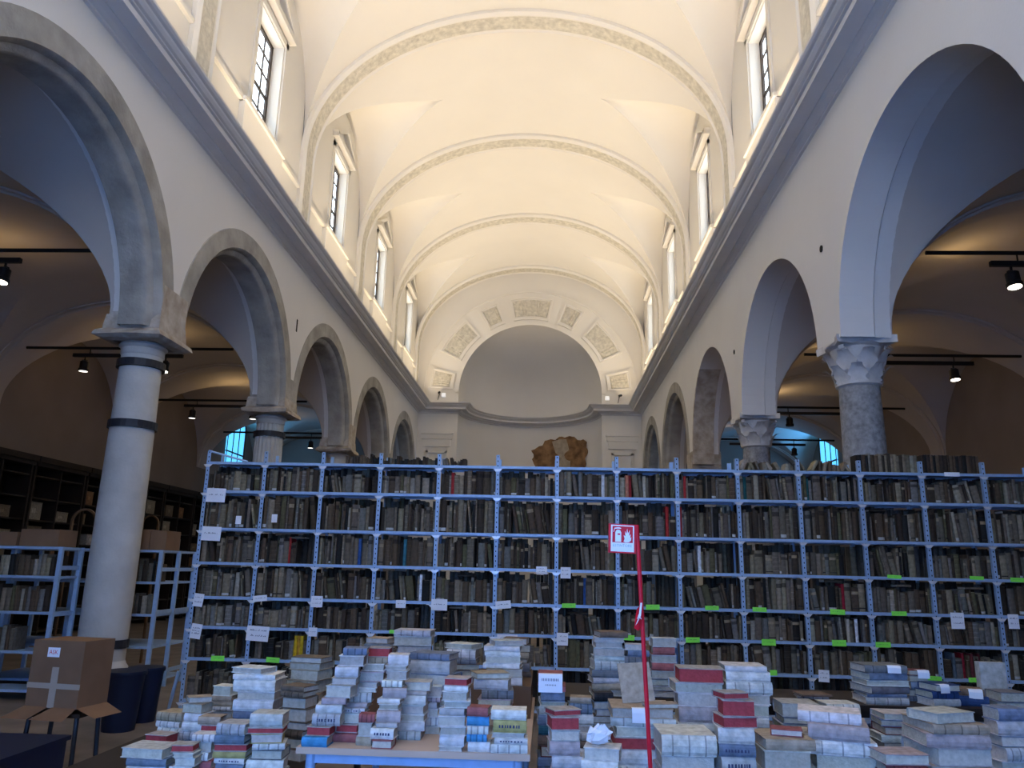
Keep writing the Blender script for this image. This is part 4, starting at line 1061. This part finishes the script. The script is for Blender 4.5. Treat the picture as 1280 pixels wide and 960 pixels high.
# dark blue bins by the column foot
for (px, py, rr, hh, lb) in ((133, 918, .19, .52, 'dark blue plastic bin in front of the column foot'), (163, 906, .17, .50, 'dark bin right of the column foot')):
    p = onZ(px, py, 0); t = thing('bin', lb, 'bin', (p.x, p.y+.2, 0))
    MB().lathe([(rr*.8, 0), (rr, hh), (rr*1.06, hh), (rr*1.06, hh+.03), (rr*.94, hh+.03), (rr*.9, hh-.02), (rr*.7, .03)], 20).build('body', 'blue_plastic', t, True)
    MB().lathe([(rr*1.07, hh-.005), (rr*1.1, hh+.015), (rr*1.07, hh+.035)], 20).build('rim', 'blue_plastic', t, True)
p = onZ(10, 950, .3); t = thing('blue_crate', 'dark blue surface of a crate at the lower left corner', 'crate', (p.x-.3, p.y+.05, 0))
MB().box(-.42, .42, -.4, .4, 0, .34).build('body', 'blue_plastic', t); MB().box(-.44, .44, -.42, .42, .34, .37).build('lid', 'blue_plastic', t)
# tall dark wooden bookcases along the left outer wall
for i in range(7):
    y0 = 11.9+i*1.9; t = thing('wooden_bookcase', 'tall dark wooden bookcase on the left aisle wall, %s from the camera' % ordn(i), 'bookcase', (XLO+.02, y0, 0), 0, 'dark bookcases along the left wall')
    D_, H_, W_ = .58, 3.62, 1.83
    MB().box(0, .03, 0, W_, 0, H_).build('back', 'dark_wood', t)
    for yy in (0, W_-.05): MB().box(.03, D_, yy, yy+.05, 0, H_).build('side', 'dark_wood', t)
    MB().box(.03, D_, W_/2-.02, W_/2+.02, 0, H_-.1).build('divider', 'dark_wood', t)
    for j in range(8): MB().box(.03, D_-.02, .05, W_-.05, .10+j*.46, .13+j*.46).build('shelf', 'dark_wood', t)
    MB().box(0, D_+.1, -.02, W_+.02, H_, H_+.12).box(0, D_+.05, -.01, W_+.01, H_-.08, H_).build('cornice', 'dark_wood', t)
    for j in range(3, 7):
        for hlf in (0, 1):
            if rnd.random() < .75:
                ww_ = rnd.uniform(.2, .6); yy = y0+.08+hlf*W_/2+rnd.uniform(0, .7-ww_); m = MB(); hh = rnd.uniform(.18, .36); cc = rnd.choice([(.30, .27, .22), (.2, .15, .1), (.42, .40, .38), (.26, .14, .07)])
                m.box(-.3, 0, 0, ww_, 0, hh, 0, cc); m.box(.0, .004, ww_*.3, ww_*.6, hh*.4, hh*.7, 0, tuple(x*1.5 for x in cc)); m.box(-.302, .003, -.003, ww_+.003, hh, hh+.03, 0, tuple(x*.8 for x in cc))
                o = m.build('archive_box', 'book_cover'); o.location = (XLO+.50, yy, .131+j*.46)
                tag(o, 'dusty archive box, %s level, %s half of %s dark bookcase' % (ordn(j), ('near' if hlf == 0 else 'far'), ordn(i)), 'box', 'boxes in the dark bookcases')
for px, py, sc_, Y, lb in ((105, 652, 1.0, 11.6, 'arched brown wooden frame on cartons, left of the column'), (188, 655, .75, 13.0, 'arched brown wooden frame behind cartons, right of column')):
    p = onY(px, py, Y); m = MB(); n_ = 16
    m.grid([[(x_+r_*math.cos(PI*i/n_)*sc_, yy, r_*math.sin(PI*i/n_)*sc_) for i in range(n_+1)] for (r_, yy, x_) in ((.20, -.02, 0), (.17, -.02, 0), (.17, .02, 0), (.20, .02, 0), (.20, -.02, 0))])
    for s_ in (-1, 1): m.box(s_*.185*sc_-.015, s_*.185*sc_+.015, -.02, .02, -p.z, 0)
    o = m.build('arched_frame', 'brown_wood'); o.location = p; tag(o, lb, 'frame')

# ================================================================== SMALL WALL FIXTURES AT THE APSE
for px, py, lb in ((554.5, 494, 'left'), (759, 498, 'right')):
    p = onY(px, py, YEND-.03); t = thing('wall_light', 'small square white light on the end wall %s of the apse' % lb, 'light', p)
    MB().box(-.07, .07, -.05, .03, -.07, .07).build('housing', 'white_fixture', t); MB().box(-.085, .085, .0, .03, -.085, .085).build('back_plate', 'white_print', t)
for px, py, lb in ((549, 493, 'left'), (774, 497, 'right')):
    p = onY(px, py, YEND-.03); t = thing('security_camera', 'small dark camera on the end wall %s of the apse' % lb, 'camera', p)
    MB().tube((0, .03, 0), (0, -.12, .02), .02, 8).build('arm', 'black_metal', t); MB().tube((0, -.10, .05), (.05, -.3, .02), .045, 10).build('body', 'black_metal', t); MB().tube((0, .02, -.02), (-.05, .02, -.22), .012, 6).build('cable', 'black_metal', t)
